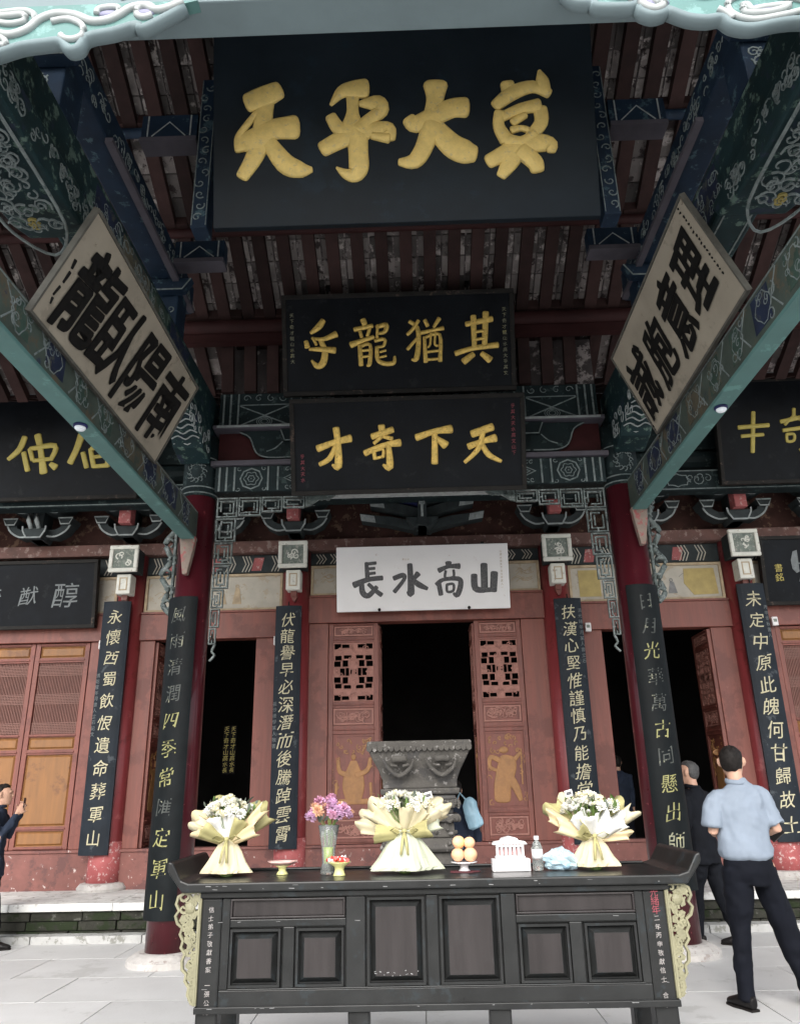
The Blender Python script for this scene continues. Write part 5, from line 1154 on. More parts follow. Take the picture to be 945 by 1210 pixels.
# ================================================================ ALTAR TABLE
TY = 4.42
tb = thing('altar_table', 'long black lacquered altar table with raised panels and upturned ends', 'table', (.06, 4.72, 0))
F4 = Fr((0, TY, 0), *FRONT)
T0, T1 = -1.27, 1.385
mb = MB(); prof = [(-1.335, 1.155), (-1.31, 1.15), (-1.26, 1.065), (-1.22, 1.05), (1.32, 1.05), (1.37, 1.065), (1.42, 1.145), (1.445, 1.155), (1.445, 1.11), (1.43, 1.09), (1.36, 1.005), (-1.25, 1.005), (-1.32, 1.09), (-1.335, 1.11)]
mb.prism(Fr((0, TY-.04, 0), *FRONT), prof[::-1], -.70, 0); obj('table_top', mb, 'table_black', tb, bev=.008)
mb = MB(); mb.fbox(Fr((0, TY-.04, 0), *FRONT), -1.20, 1.31, 1.0505, 1.062, -.66, -.62); mb.fbox(F4, -1.16, 1.27, .975, 1.004, -.55, .012); obj('top_moulding', mb, 'table_black', tb, bev=.006)
for x0, x1 in ((-1.155, -1.045), (1.135, 1.25)):
    for w0 in (-.56, -.11):
        mb = MB(); mb.fbox(F4, x0, x1, 0, .974, w0, w0+.105); lg = obj('leg', mb, 'table_black', tb, bev=.01)
        if w0 > -.2:
            r = random.Random(2); m2 = MB(); txt = '信士弟子敬獻香案一張公元' if x0 < 0 else '二年丙申敬獻信士合家'
            for k, c in enumerate(txt):
                write(m2, c, lambda x, y, q, k=k: F4((x0+x1)/2+x, .92-k*.039+y-(.03 if k > 7 else 0)-(.075 if x0 > 0 else 0), w0+.108), .029)
            obj('inscription', m2, 'ink_white', lg)
            if x0 > 0:
                m2 = MB()
                for k in range(3): write(m2, '光緒年'[k], lambda x, y, q, k=k: F4((x0+x1)/2-.03*0+x, .965-k*.04+y, w0+.109), .045)
                obj('red_inscription', m2, 'ink_red', lg)
for x in (-.335, .37):
    mb = MB(); mb.fbox(F4, x-.055, x+.055, 0, .455, -.1, -.005); obj('leg', mb, 'table_black', tb, bev=.01)
# carcass of the chest between the legs
mb = MB(); mb.fbox(F4, -1.044, 1.134, .50, .974, -.55, -.03); obj('chest', mb, 'table_black', tb)
stiles = MB()
zt, zm, zb = .972, .855, .56
stiles.fbox(F4, -1.044, 1.134, .47, .555, -.05, .0)
for a, b in ((-.40, -.30), (.40, .475), (.015, .075)): stiles.fbox(F4, a, b, .555, .972, -.03, -.001)
stiles.fbox(F4, -1.044, -1.0, .555, .972, -.03, -.002); stiles.fbox(F4, 1.09, 1.134, .555, .972, -.03, -.002)
stiles.fbox(F4, -1.0, -.40, .835, .872, -.03, -.003); stiles.fbox(F4, .475, 1.09, .835, .872, -.03, -.003)
stiles.fbox(F4, -.725, -.665, .555, .835, -.03, -.004); stiles.fbox(F4, .745, .81, .555, .835, -.03, -.004)
obj('frame', stiles, 'table_black', tb, bev=.005)
for a, b, c, d in ((-.995, -.735, .565, .828), (-.655, -.41, .565, .828), (.483, .738, .565, .828), (.82, 1.083, .565, .828), (-.29, .005, .565, .965), (.083, .392, .565, .965)):
    mb = MB(); mb.frame(F4, a, b, c, d, .012, -.03, .004); mb.raised(F4, a+.016, b-.016, c+.016, d-.016, -.029, .008, .026)
    pn = obj('raised_panel', mb, 'table_black', tb)
    mb = MB(); mb.fbox(F4, a+.044, b-.044, c+.044, d-.044, .008, .0095); obj('panel_field', mb, 'table_panel', pn)
    if d > .9 and a < 0:
        mb = MB(); r = random.Random(1)
        for k in range(12):
            u = r.uniform(a+.03, b-.04); v = c+.055+r.uniform(-.012, .012); mb.strip(F4, [(u, v), (u+r.uniform(.003, .013), v+r.uniform(-.004, .004))], r.uniform(.002, .006), .001, .0096)
        obj('scuff', mb, 'table_scuff', pn)
for a, b in ((-1.0, -.405), (.48, 1.088)):
    mb = MB(); mb.frame(F4, a, b, .875, .968, .01, -.03, .003); mb.fbox(F4, a+.01, b-.01, .885, .958, -.03, -.012); obj('drawer_panel', mb, 'table_panel', tb, bev=.003)
mb = MB(); mb.fbox(F4, -1.16, 1.26, .455, .485, -.06, .016); mb.fbox(F4, -1.0, 1.1, .555, .562, -.02, .006); obj('bottom_rail', mb, 'table_black', tb, bev=.006)
mb = MB(); r = random.Random(9)
for k in range(40):
    u = r.uniform(-1.2, 1.3); v = r.choice((1.02, 1.035, .478, .86, .56)); mb.strip(F4, [(u, v), (u+r.uniform(.004, .03), v+r.uniform(-.002, .002))], r.uniform(.0015, .004), .001, .0405 if v > 1 else (.017 if v < .5 else -.0015))
obj('scratches', mb, 'table_scuff', tb)
# pierced gold spandrels at both ends
for s, xe in ((-1, -1.158), (1, 1.253)):
    fr = Fr((xe, TY-.01, 0), *FRONT); X = lambda u: s*u*.88
    out = [(0, 1.0), (.10, 1.0), (.135, .985), (.145, .95), (.125, .92), (.145, .895), (.13, .86), (.10, .84), (.11, .81), (.09, .78), (.10, .75), (.075, .72), (.09, .69), (.085, .65), (.06, .63), (.065, .60), (.04, .57), (.045, .54), (.02, .50), (.0, .49)]
    mb = MB(); mb.strip(fr, [(X(a), b) for a, b in out], .016, .014, -.02, closed=True)
    sc_ = obj('spandrel', mb, 'table_gold', tb)
    mb = MB(); r = random.Random(3+s)
    for k in range(34):
        v = .985-.49*(k/34); wmax = .13*(1-(k/34)*.8); rr = r.uniform(.018, .032)*(1-.4*k/34); u = r.uniform(.012+rr*.5, max(.014+rr*.5, wmax-rr*.6))
        curl(mb, fr, X(u), v, rr, r.uniform(0, 6), r.uniform(.7, 1.1), .016, r.choice((-1, 1)), .012, -.018, 8)
    mb.fbox(fr, min(0, X(.012)), max(0, X(.012)), .49, 1.0, -.018, 0)
    mb.ball(fr(X(.06), .93, -.008), .028, .014, .028)
    obj('spandrel_carving', mb, 'table_gold', sc_)
    mb = MB(); pl = [(X(a*.9), .5+(b-.5)*.97) for a, b in out]; 
    # broken backing leaves, so that the carving has holes
    for k in range(24):
        v = .975-.46*(k/24); wm = .12*(1-(k/24)*.8); u = r.uniform(.02, max(.025, wm)); a = r.uniform(0, 3); q = .026*(1-.5*k/24)
        mb.prism(fr, [(X(u)+q*math.cos(a+e*1.2566)*(1 if e % 2 else .7), v+q*math.sin(a+e*1.2566)) for e in range(5)], -.017-.0005*k/4, -.008+.0004*(k % 6))
    obj('spandrel_leaves', mb, 'table_gold', sc_)

# ================================================================ THINGS ON THE TABLE
TZ = 1.0515
def flower_mesh(rad, petals=26, seed=1, cone=.9):
    r = random.Random(seed); mb = MB()
    for k in range(petals):
        ph = 2.399*k; el = math.acos(1-(k+.5)/petals*cone*1.3) if (k+.5)/petals*cone*1.3 < 2 else 2.5
        d = Vector((math.sin(el)*math.cos(ph), math.sin(el)*math.sin(ph), math.cos(el))); t = Vector((-math.sin(ph), math.cos(ph), 0)); n = d.cross(t)
        a = d*rad*.25; b = d*rad*(.95+r.uniform(-.1, .1)); wv = rad*.26
        tip = b+n*rad*.1*r.uniform(-1, 1)+d*rad*.08
        mb.add([a, a+(b-a)*.6+t*wv+n*.0, tip+t*wv*.55, tip-t*wv*.55, a+(b-a)*.6-t*wv, a+(b-a)*.6+n*rad*.12], [(0, 1, 5), (1, 2, 5), (2, 3, 5), (3, 4, 5), (4, 0, 5)])
    return mb
def sheet(base, tip, w0, w1, curlv, up, n=7, m=8, thick=.0015, fold=.03, seed=0):
    """a curved paper sheet from base to tip widening outwards"""
    r = random.Random(seed); base = Vector(base); tip = Vector(tip); d = tip-base; L = d.length; d.normalize(); s = d.cross(Vector(up)).normalized(); nn = s.cross(d)
    P = []; f1 = r.uniform(0, 6)
    for i in range(n+1):
        t = i/n
        for j in range(m+1):
            q = j/m*2-1; w = w0+(w1-w0)*t**.8
            edge = (.10*L*math.sin(q*3+f1) if i == n else 0)
            P.append(base+d*(L*t+edge*1.0)+s*(q*w)+nn*(curlv*t*t*L+fold*math.sin(q*5+f1)*t-abs(q)**2*w*.5+.010*t*mnoise.noise(Vector((q*3+f1, t*4, seed)))+.005*math.sin(q*13+t*5)*t))
    K = m+1; fs = [(i*K+j, i*K+j+1, (i+1)*K+j+1, (i+1)*K+j) for i in range(n) for j in range(m)]
    mb = MB(); mb.add(P, fs); return mb
def solid(o, th=.0018):
    m_ = o.modifiers.new('thickness', 'SOLIDIFY'); m_.thickness = th; return o
FLS = {}
def put_flower(parent, name, key, mkey, rad, loc, rot, seed=1, petals=26):
    k = (name, mkey, seed)
    if k not in FLS:
        me_ = flower_mesh(rad, petals, seed); o = obj(name, me_, mkey, None); o.parent = parent; FLS[k] = (o.data, rad)
        me = o.data
    else:
        o = bpy.data.objects.new(name, FLS[k][0]); COL.objects.link(o); o.parent = parent
    o.location = Vector(loc)-org(parent); o.rotation_euler = rot; s = rad/FLS[k][1]; o.scale = (s, s, s); return o
LEAFD = {}
def put_leaf(parent, mkey, loc, rot, L=.05):
    if mkey not in LEAFD:
        mb = MB(); mb.add([(0, 0, 0), (.16, 0, .3), (.2, .03, .55), (.08, .09, .85), (0, .12, 1), (-.08, .09, .85), (-.2, .03, .55), (-.16, 0, .3), (0, -.05, .4), (0, 0, .75)], [(0, 1, 8), (1, 2, 8), (2, 9, 8), (2, 3, 9), (3, 4, 9), (4, 5, 9), (5, 6, 9), (6, 8, 9), (6, 7, 8), (7, 0, 8)])
        o = obj('leaf', mb, mkey, None); o.parent = parent; LEAFD[mkey] = o.data
    else: o = bpy.data.objects.new('leaf', LEAFD[mkey]); COL.objects.link(o); o.parent = parent
    o.location = Vector(loc)-org(parent); o.rotation_euler = rot; o.scale = (L, L, L); return o
def bouquet(x, y, label, skirt_m, sheets, waist, top, rx, hw0, n_fl, seed, card=None, flared=.12, tilt=0., white_collar=True):
    r = random.Random(seed); t = thing('bouquet', label, 'bouquet', (x, y, TZ), 'wrapped bouquets of white flowers on the altar table')
    # paper skirt, pleated
    mb = MB(); H = waist-TZ
    wav = lambda a, j: (.13*math.sin(5*a+seed)+.07*math.sin(11*a+seed*2)+.03*math.sin(17*a+j*2))*(1-j/6)
    mb.lathe((x, y, TZ+.004), [(hw0, .015+.0), (hw0*.97, .03), (hw0*.78, H*.35), (hw0*.56, H*.65), (hw0*.34, H*.9), (hw0*.28, H*1.0)], 44, 1, .62, wav)
    sk = obj('paper_skirt', mb, skirt_m, t, smooth=False)
    mb = MB(); mb.tube([(x+a*.025, y+b*.02, TZ) for a, b in ((0, 0),)]+[(x, y, TZ+.08)], [.03, .025], 10)
    for k in range(7): a = k*.9; mb.tube([(x+.03*math.cos(a), y+.025*math.sin(a), TZ+.001), (x+.012*math.cos(a), y+.012*math.sin(a), waist)], .005, 5)
    obj('stem_bunch', mb, 'stem_green', t)
    # bow
    mb = MB()
    for s in (-1, 1):
        mb.tube([(x, y-.045, waist), (x+s*.05, y-.07, waist+.022), (x+s*.075, y-.065, waist+.004), (x+s*.04, y-.06, waist-.012), (x, y-.047, waist)], [.004, .011, .012, .01, .004], 6, [.002]*5)
        mb.tube([(x, y-.05, waist), (x+s*.012, y-.085, waist-.06), (x+s*.02, y-.10, waist-.12)], [.008, .008, .007], 6, [.0015]*3)
    mb.ball((x, y-.05, waist), .014, .01, .012); obj('ribbon_bow', mb, 'paper_olive', t, smooth=True)
    # paper fan
    for k, (dx, dy, dz, w1, mt_) in enumerate(sheets):
        m1 = sheet((x+dx*.10, y+dy*.1-.01, waist-.005), (x+dx, y+dy, waist+dz), .03, w1, r.uniform(-.12, .12), (0, -1, .25) if abs(dy) < .16 else (0, -1, .6), seed=seed*10+k, fold=.012)
        solid(obj('paper_sheet', m1, mt_, t, smooth=True))
    # flowers
    for k in range(n_fl):
        a = r.uniform(0, 6.28); q = math.sqrt(r.random()); fx = x+rx*q*math.cos(a); fy = y+rx*.62*q*math.sin(a)-.01
        fz = top-.035-(q**2)*.075+r.uniform(-.02, .012)
        mk = 'petal_white' if r.random() < .78 else 'petal_cream'; rad = r.choice((.014, .018, .022, .030))
        put_flower(t, 'flower', 'w', mk, rad, (fx, fy, fz), (r.uniform(-.2, .9), r.uniform(-.5, .5), r.uniform(0, 6)), seed=(k % 3), petals=24)
        if k % 2 == 0:
            mb = MB(); mb.tube([(x, y, waist+.02), (x+(fx-x)*.6, y+(fy-y)*.6, (waist+fz)/2), (fx, fy, fz)], .0018, 4); obj('stem', mb, 'stem_green', t)
    for k in range(44):
        a = r.uniform(0, 6.28); q = r.uniform(.2, 1.08); put_leaf(t, r.choice(('leaf_green', 'leaf_grey')), (x+rx*q*math.cos(a), y+rx*.55*q*math.sin(a), top-.11+r.uniform(-.02, .05)), (r.uniform(-.7, .7), r.uniform(-.7, .7), r.uniform(0, 6)), r.uniform(.035, .07))
    if card:
        cx_, cz_ = card; f2 = Fr((x+cx_, y-.03, cz_), (.95, -.1, .25), (-.2, -.1, 1)); mb = MB(); mb.fbox(f2, -.022, .022, -.018, .018, 0, .001); cd = obj('card', mb, 'paper_white', t)
        mb = MB(); mb.fbox(f2, -.014, .016, -.009, .008, .001, .0016); obj('card_print', mb, 'ink_grey', cd)
        mb = MB(); mb.tube([f2(0, -.02, 0), (x+cx_*.5, y, cz_-.12)], .0015, 4); obj('card_stick', mb, 'white_plastic', t)
cr, ol, mi, wh, stw = 'paper_cream', 'paper_olive', 'paper_mint', 'paper_white', 'paper_straw'
bouquet(-1.095, 4.70, 'left bouquet of white flowers in olive and straw paper with a plain cream skirt', cr,
        [(-.20, .06, .16, .07, stw), (-.12, .10, .20, .08, ol), (.12, .10, .19, .08, ol), (.21, .05, .15, .07, ol), (.0, .12, .18, .09, cr), (-.20, -.03, .10, .045, cr), (-.10, -.10, .07, .07, ol), (.20, -.04, .16, .035, stw), (.16, -.09, .06, .045, stw), (.06, -.10, .10, .06, ol), (-.06, -.09, .12, .06, wh), (.03, -.09, .13, .05, wh), (-.18, -.06, .05, .035, stw)],
        1.245, 1.488, .142, .135, 72, 3)
bouquet(-.095, 4.70, 'middle bouquet of dense white flowers in folded cream and mint paper', mi,
        [(-.24, .05, .10, .06, cr), (-.16, .08, .17, .07, cr), (.14, .09, .18, .08, cr), (.22, .04, .13, .07, cr), (0, .12, .16, .09, mi), (-.26, -.02, .04, .045, cr), (-.19, -.08, .11, .045, cr), (-.13, -.10, .14, .05, cr), (.10, -.09, .13, .06, cr), (.18, -.07, .11, .05, cr), (.25, -.03, .13, .035, cr), (.02, -.11, .12, .05, cr), (-.15, -.12, .0, .05, ol), (.14, -.10, .02, .05, ol), (.2, -.06, .06, .05, mi)],
        1.27, 1.50, .160, .195, 84, 8, card=(.14, 1.455))
bouquet(.965, 4.70, 'right bouquet of white flowers with white tissue collar and short cream skirt', cr,
        [(-.22, .05, .17, .06, ol), (-.14, .09, .20, .07, cr), (.13, .09, .18, .08, ol), (.21, .05, .15, .07, ol), (0, .12, .17, .09, cr), (-.25, -.02, .12, .04, stw), (-.19, -.07, .07, .05, stw), (-.08, -.10, .05, .06, ol), (.10, -.10, .09, .07, wh), (-.02, -.10, .10, .07, wh), (-.09, -.08, .12, .055, wh), (.17, -.07, .09, .05, wh), (.24, -.03, .13, .04, cr), (.20, -.06, .01, .03, stw)],
        1.225, 1.468, .152, .14, 72, 5, card=(-.12, 1.45))
# vase of pink flowers
x, y = -.525, 4.70
t = thing('flower_vase', 'ribbed clear glass vase holding pink and orange chrysanthemums', 'vase', (x, y, TZ))
mb = MB(); mb.lathe((x, y, TZ), [(.040, 0), (.044, .01), (.034, .06), (.036, .12), (.046, .19), (.058, .255), (.055, .256), (.042, .19), (.031, .12), (.028, .065), (.03, .02)], 18, wav=lambda a, j: .05*math.cos(9*a)); obj('vase_glass', mb, 'glass_clear', t, smooth=True)
mb = MB(); mb.lathe((x, y, TZ), [(.026, .055), (.027, .09), (.029, .14)], 14); obj('vase_water', mb, 'water_green', t, smooth=True)
mb = MB(); r = random.Random(4)
for k in range(12):
    a = r.uniform(0, 6.28); mb.tube([(x+.012*math.cos(a), y+.012*math.sin(a), TZ+.07), (x+.03*math.cos(a), y+.03*math.sin(a), TZ+.25), (x+.07*math.cos(a), y+.06*math.sin(a), TZ+.32)], .003, 5)
obj('stems', mb, 'stem_green', t)
for k in range(34):
    a = r.uniform(0, 6.28); q = math.sqrt(r.random()); fx, fy = x+.125*q*math.cos(a)+.008, y+.08*q*math.sin(a); fz = TZ+.385-q*q*.07+r.uniform(-.03, .01)
    oc = k % 5 == 0 or (fx < x-.05 and k % 2)
    put_flower(t, 'flower', 'p', 'petal_orange' if oc and fz < TZ+.37 else r.choice(('petal_pink', 'petal_lilac')), r.choice((.024, .03, .036)), (fx, fy-.01, fz), (r.uniform(.0, 1.1), r.uniform(-.6, .6), r.uniform(0, 6)), seed=10+k % 2, petals=34)
for k in range(10): a = r.uniform(0, 6.28); put_leaf(t, 'leaf_grey', (x+.06*math.cos(a), y+.05*math.sin(a), TZ+.27), (r.uniform(-.8, .8), r.uniform(-.8, .8), a), .06)
# dishes
x, y = -.79, 4.74
t = thing('offering_dish', 'low footed dish with wavy pale pink rim, empty, near the left bouquet', 'dish', (x, y, TZ), 'footed offering dishes')
mb = MB(); mb.lathe((x, y, TZ), [(.034, 0), (.03, .008), (.02, .02), (.022, .035), (.045, .048)], 20); obj('foot', mb, 'dish_yellow', t, smooth=True)
mb = MB(); mb.lathe((x, y, TZ), [(.04, .046), (.075, .062), (.082, .07), (.07, .066), (.03, .056)], 28, wav=lambda a, j: .05*math.cos(8*a) if j in (1, 2) else 0); obj('bowl', mb, 'dish_pink', t, smooth=True)
x, y = -.455, 4.62
t = thing('offering_dish', 'small footed dish heaped with red wrapped sweets in front of the glass vase', 'dish', (x, y, TZ), 'footed offering dishes')
mb = MB(); mb.lathe((x, y, TZ), [(.036, 0), (.03, .01), (.024, .03), (.03, .045), (.06, .066), (.062, .07), (.05, .066)], 22); obj('foot', mb, 'dish_yellow', t, smooth=True)
for k in range(16):
    a = r.uniform(0, 6.28); q = r.random()**.5*.05; mb = MB(); c = Vector((x+q*math.cos(a), y+q*math.sin(a)*.8, TZ+.075+(.05-q)*.45)); d = Vector((math.cos(a*3), math.sin(a*3), .2))*.018
    mb.tube([c-d*1.3, c-d*.7, c, c+d*.7, c+d*1.3], [.010, .004, .011, .004, .010], 7); obj('sweet', mb, 'candy_red' if k % 5 else 'white_plastic', t)
# peaches
x, y = .235, 4.70
t = thing('fruit_stand', 'white footed stand on a maroon cloth', 'dish', (x, y, TZ))
mb = MB(); mb.lathe((x, y, TZ), [(.085, 0), (.08, .004), (.05, .006)], 24, 1, .7, wav=lambda a, j: .08*math.cos(5*a)); obj('cloth', mb, 'maroon_cloth', t)
mb = MB(); mb.lathe((x, y, TZ+.005), [(.035, 0), (.022, .012), (.022, .025), (.04, .036), (.072, .042), (.074, .046), (.04, .044)], 22); obj('stand', mb, 'white_plastic', t, smooth=True)
pe0 = None
for dx, dy, dz, q, lab in ((-.034, -.012, .088, .037, 'lower left peach on the white stand'), (.036, -.014, .088, .039, 'lower right, most yellow peach on the white stand'), (-.026, .0, .152, .036, 'upper left, palest peach on the stack'), (.034, .0, .148, .033, 'upper right, smallest peach on the stack')):
    mb = MB(); n_, m_ = 18, 10; vs = []
    for j in range(m_+1):
        for i in range(n_):
            a = 2*PI*i/n_; th = PI*j/m_; dimp = 1-.07*math.exp(-((a-4.4)/.35)**2); vs.append((x+dx+q*math.sin(th)*math.cos(a)*dimp, y+dy+q*math.sin(th)*math.sin(a)*dimp, TZ+dz+q*.95*math.cos(th)*(1 if th > .3 else .93)))
    mb.add(vs, [(j*n_+i, j*n_+(i+1) % n_, (j+1)*n_+(i+1) % n_, (j+1)*n_+i) for j in range(m_) for i in range(n_)])
    p = thing('peach', lab, 'fruit', (x+dx, y+dy, TZ+dz-q), 'peaches on the stand'); obj('flesh', mb, 'peach', p, smooth=True)
    mb = MB(); mb.tube([(x+dx, y+dy, TZ+dz+q*.86), (x+dx+.004, y+dy, TZ+dz+q*1.12)], .002, 5); obj('stalk', mb, 'censer_dark', p)
# white model shrine box
x, y = .495, 4.70
t = thing('incense_box', 'white paper box with a small pillared roofed front standing on it', 'box', (x, y, TZ))
fr = Fr((x, y-.04, TZ), *FRONT)
mb = MB(); mb.fbox(fr, -.105, .105, 0, .062, -.09, 0); obj('box_base', mb, 'white_plastic', t, bev=.003)
mb = MB(); mb.fbox(fr, -.085, .08, .0635, .075, -.075, -.01); mb.fbox(fr, -.08, .075, .125, .135, -.075, -.01); mb.fbox(fr, -.078, .073, .075, .125, -.07, -.045)
for k in range(7): mb.fbox(fr, -.078+k*.0235, -.066+k*.0235, .075, .125, -.03, -.014)
obj('pillared_front', mb, 'white_plastic', t)
mb = MB(); mb.fbox(fr, -.062, .06, .082, .118, -.0445, -.040); obj('pink_print', mb, 'label_pink', t)
mb = MB(); mb.prism(fr, [(-.10, .136), (.095, .136), (.085, .15), (.05, .155), (.04, .168), (-.002, .178), (-.045, .168), (-.055, .155), (-.09, .15)], -.08, -.004); obj('little_roof', mb, 'white_plastic', t, bev=.002)
mb = MB(); 
for k in range(9): mb.fbox(fr, -.08+k*.018, -.072+k*.018, .139, .147, -.0035, -.002)
obj('roof_print', mb, 'label_pink', t)
# bottle
x, y = .645, 4.69
t = thing('water_bottle', 'clear plastic water bottle with white cap and pale label', 'bottle', (x, y, TZ))
mb = MB(); mb.lathe((x, y, TZ), [(.026, 0), (.030, .006), (.030, .05), (.028, .055), (.030, .06), (.030, .115), (.022, .14), (.012, .152), (.012, .162)], 20); obj('bottle_body', mb, 'glass_clear', t, smooth=True)
mb = MB(); mb.lathe((x, y, TZ), [(.0145, .158), (.0145, .175), (.013, .177)], 16); obj('cap', mb, 'white_plastic', t)
mb = MB(); mb.lathe((x, y, TZ), [(.0308, .062), (.0308, .108)], 20); obj('label_wrap', mb, 'white_board', t, smooth=True)
# blue plastic bag
x, y = .775, 4.70
t = thing('plastic_bag', 'crumpled pale blue plastic bag beside the right bouquet', 'bag', (x, y, TZ)); mb = MB(); n_, m_ = 26, 12; vs = []; r = random.Random(5)
for j in range(m_+1):
    for i in range(n_):
        a = 2*PI*i/n_; th = PI*j/m_; d = Vector((math.sin(th)*math.cos(a), math.sin(th)*math.sin(a), math.cos(th)))
        k = 1+.34*mnoise.noise(d*2.3+Vector((4, 1, 2)))+.12*mnoise.noise(d*7); z = max(0, .052+.058*d.z*k); vs.append((x+.092*d.x*k*(1-.15*d.z)-.01*d.z, y+.06*d.y*k, TZ+z))
mb.add(vs, [(j*n_+i, j*n_+(i+1) % n_, (j+1)*n_+(i+1) % n_, (j+1)*n_+i) for j in range(m_) for i in range(n_)]); obj('bag_film', mb, 'glass_bag', t)
mb = MB(); mb.ball((x+.02, y-.03, TZ+.03), .032, .028, .026); mb.ball((x-.02, y, TZ+.036), .04, .03, .03); obj('bag_content', mb, 'bag_blue', t, smooth=True)

# ================================================================ STONE CENSER
x, y = .0, 7.15
t = thing('stone_censer', 'tall weathered grey stone incense burner behind the table in front of the middle door', 'incense burner', (x, y, 0))
for nm, lv, mt_ in (('censer_rim', [(.475, .33, 1.80), (.485, .34, 1.83), (.485, .34, 1.87), (.47, .33, 1.875)], 'censer_stone'), ('censer_bowl', [(.34, .25, 1.49), (.345, .25, 1.56), (.38, .27, 1.64), (.44, .31, 1.74), (.47, .325, 1.80)], 'censer_stone'),
                    ('censer_tier', [(.36, .26, 1.44), (.37, .27, 1.49)], 'censer_stone'), ('censer_tier', [(.33, .24, 1.40), (.32, .23, 1.438)], 'censer_dark'), ('censer_tier', [(.36, .26, 1.335), (.37, .27, 1.36), (.36, .26, 1.398)], 'censer_stone'),
                    ('censer_tier', [(.30, .22, 1.285), (.30, .22, 1.333)], 'censer_dark'), ('censer_tier', [(.36, .26, 1.22), (.37, .27, 1.25), (.35, .26, 1.283)], 'censer_stone'), ('censer_waist', [(.31, .23, 1.10), (.30, .22, 1.218)], 'censer_stone'),
                    ('censer_tier', [(.34, .25, .99), (.38, .28, 1.02), (.36, .26, 1.06), (.32, .24, 1.098)], 'censer_stone'), ('censer_pedestal', [(.34, .26, .30), (.33, .25, .60), (.28, .21, .75), (.28, .21, .988)], 'censer_stone'), ('censer_base', [(.46, .36, 0), (.46, .36, .22), (.40, .30, .298)], 'censer_stone')):
    mb = MB(); mb.frust((x, y, 0), [(q_[0]*.92, q_[1], q_[2]) for q_ in lv]); obj(nm, mb, mt_, t, bev=.012)
fr = Fr((x, y-.33, 0), *FRONT); mb = MB()
for i in range(19):
    u = -.425+i*.0472; mb.prism(fr, [(u-.024, 1.83), (u-.02, 1.80), (u, 1.785), (u+.02, 1.80), (u+.024, 1.83)], -.01, .018)
obj('scalloped_edge', mb, 'censer_stone', t)
fr = Fr((x, y-.285, 1.49), (1, 0, 0), (0, -.28, 1)); mb = MB()
for cx_ in (-.17, .19):
    mb.brush(fr, [(cx_-.13, .24, .02), (cx_-.09, .17, .03), (cx_, .11, .035), (cx_+.09, .17, .03), (cx_+.12, .24, .02)], .03); mb.brush(fr, [(cx_-.05, .25, .05), (cx_+.05, .25, .05)], .035); mb.brush(fr, [(cx_-.07, .20, .02), (cx_-.02, .19, .02)], .025); mb.brush(fr, [(cx_+.03, .19, .02), (cx_+.08, .20, .02)], .025)
obj('beast_mask', mb, 'censer_stone', t, smooth=True)
r = random.Random(5); mb = MB(); fr = Fr((x, y-.275, 0), *FRONT)
for k in range(70):
    z = r.choice((1.15, 1.24, 1.36, 1.04)); u = r.uniform(-.32, .32); mb.ball(fr(u, z+r.uniform(-.025, .025), .0 if z != 1.15 else -.03), r.uniform(.012, .028), .02, r.uniform(.01, .022), 6, 4)
obj('worn_carving', mb, 'censer_stone', t)
t = None

# ================================================================ PEOPLE
CLT = bpy.data.textures.new('cloth_folds', 'MARBLE'); CLT.noise_scale = .22; CLT.turbulence = 9; CLT.marble_type = 'SOFT'; CLT.noise_depth = 2
def organic(o, vox, sm=2, disp=0.):
    m1 = o.modifiers.new('remesh', 'REMESH'); m1.mode = 'VOXEL'; m1.voxel_size = vox; m1.use_smooth_shade = True
    if sm: m2 = o.modifiers.new('smooth', 'SMOOTH'); m2.iterations = sm; m2.factor = .6
    if disp: m3 = o.modifiers.new('folds', 'DISPLACE'); m3.texture = CLT; m3.strength = disp; m3.mid_level = .5; m3.texture_coords = 'LOCAL'
    return o
def limb(mb, pts, n=14):
    """pts: (x, y, z, rx, ry)"""
    mb.tube([p[:3] for p in pts], [p[3] for p in pts], n, [p[4] for p in pts], ref=(0, 1, 0))
def hand(mb, w, d, up_, s):
    """palm and five fingers from wrist w along d; up_ = back of the hand"""
    w = Vector(w); d = Vector(d).normalized(); up_ = Vector(up_); up_ = (up_-d*up_.dot(d)).normalized(); sd = d.cross(up_).normalized()*s
    mb.tube([w-d*.02, w+d*.02, w+d*.06, w+d*.095], [.027, .034, .042, .040], 10, [.020, .018, .016, .013], ref=tuple(up_))
    for k, L in enumerate((.066, .074, .070, .055)):
        b = w+d*.09+sd*(.030-.020*k); mb.tube([b, b+d*L*.45-up_*.006, b+d*L*.78-up_*.022, b+d*L*.9-up_*.042], [.0095, .009, .0082, .007], 7)
    b = w+d*.03+sd*.036; mb.tube([w+d*.015+sd*.02, b, b+sd*.022+d*.028-up_*.008, b+sd*.026+d*.055-up_*.02], [.012, .0125, .0105, .0085], 7)
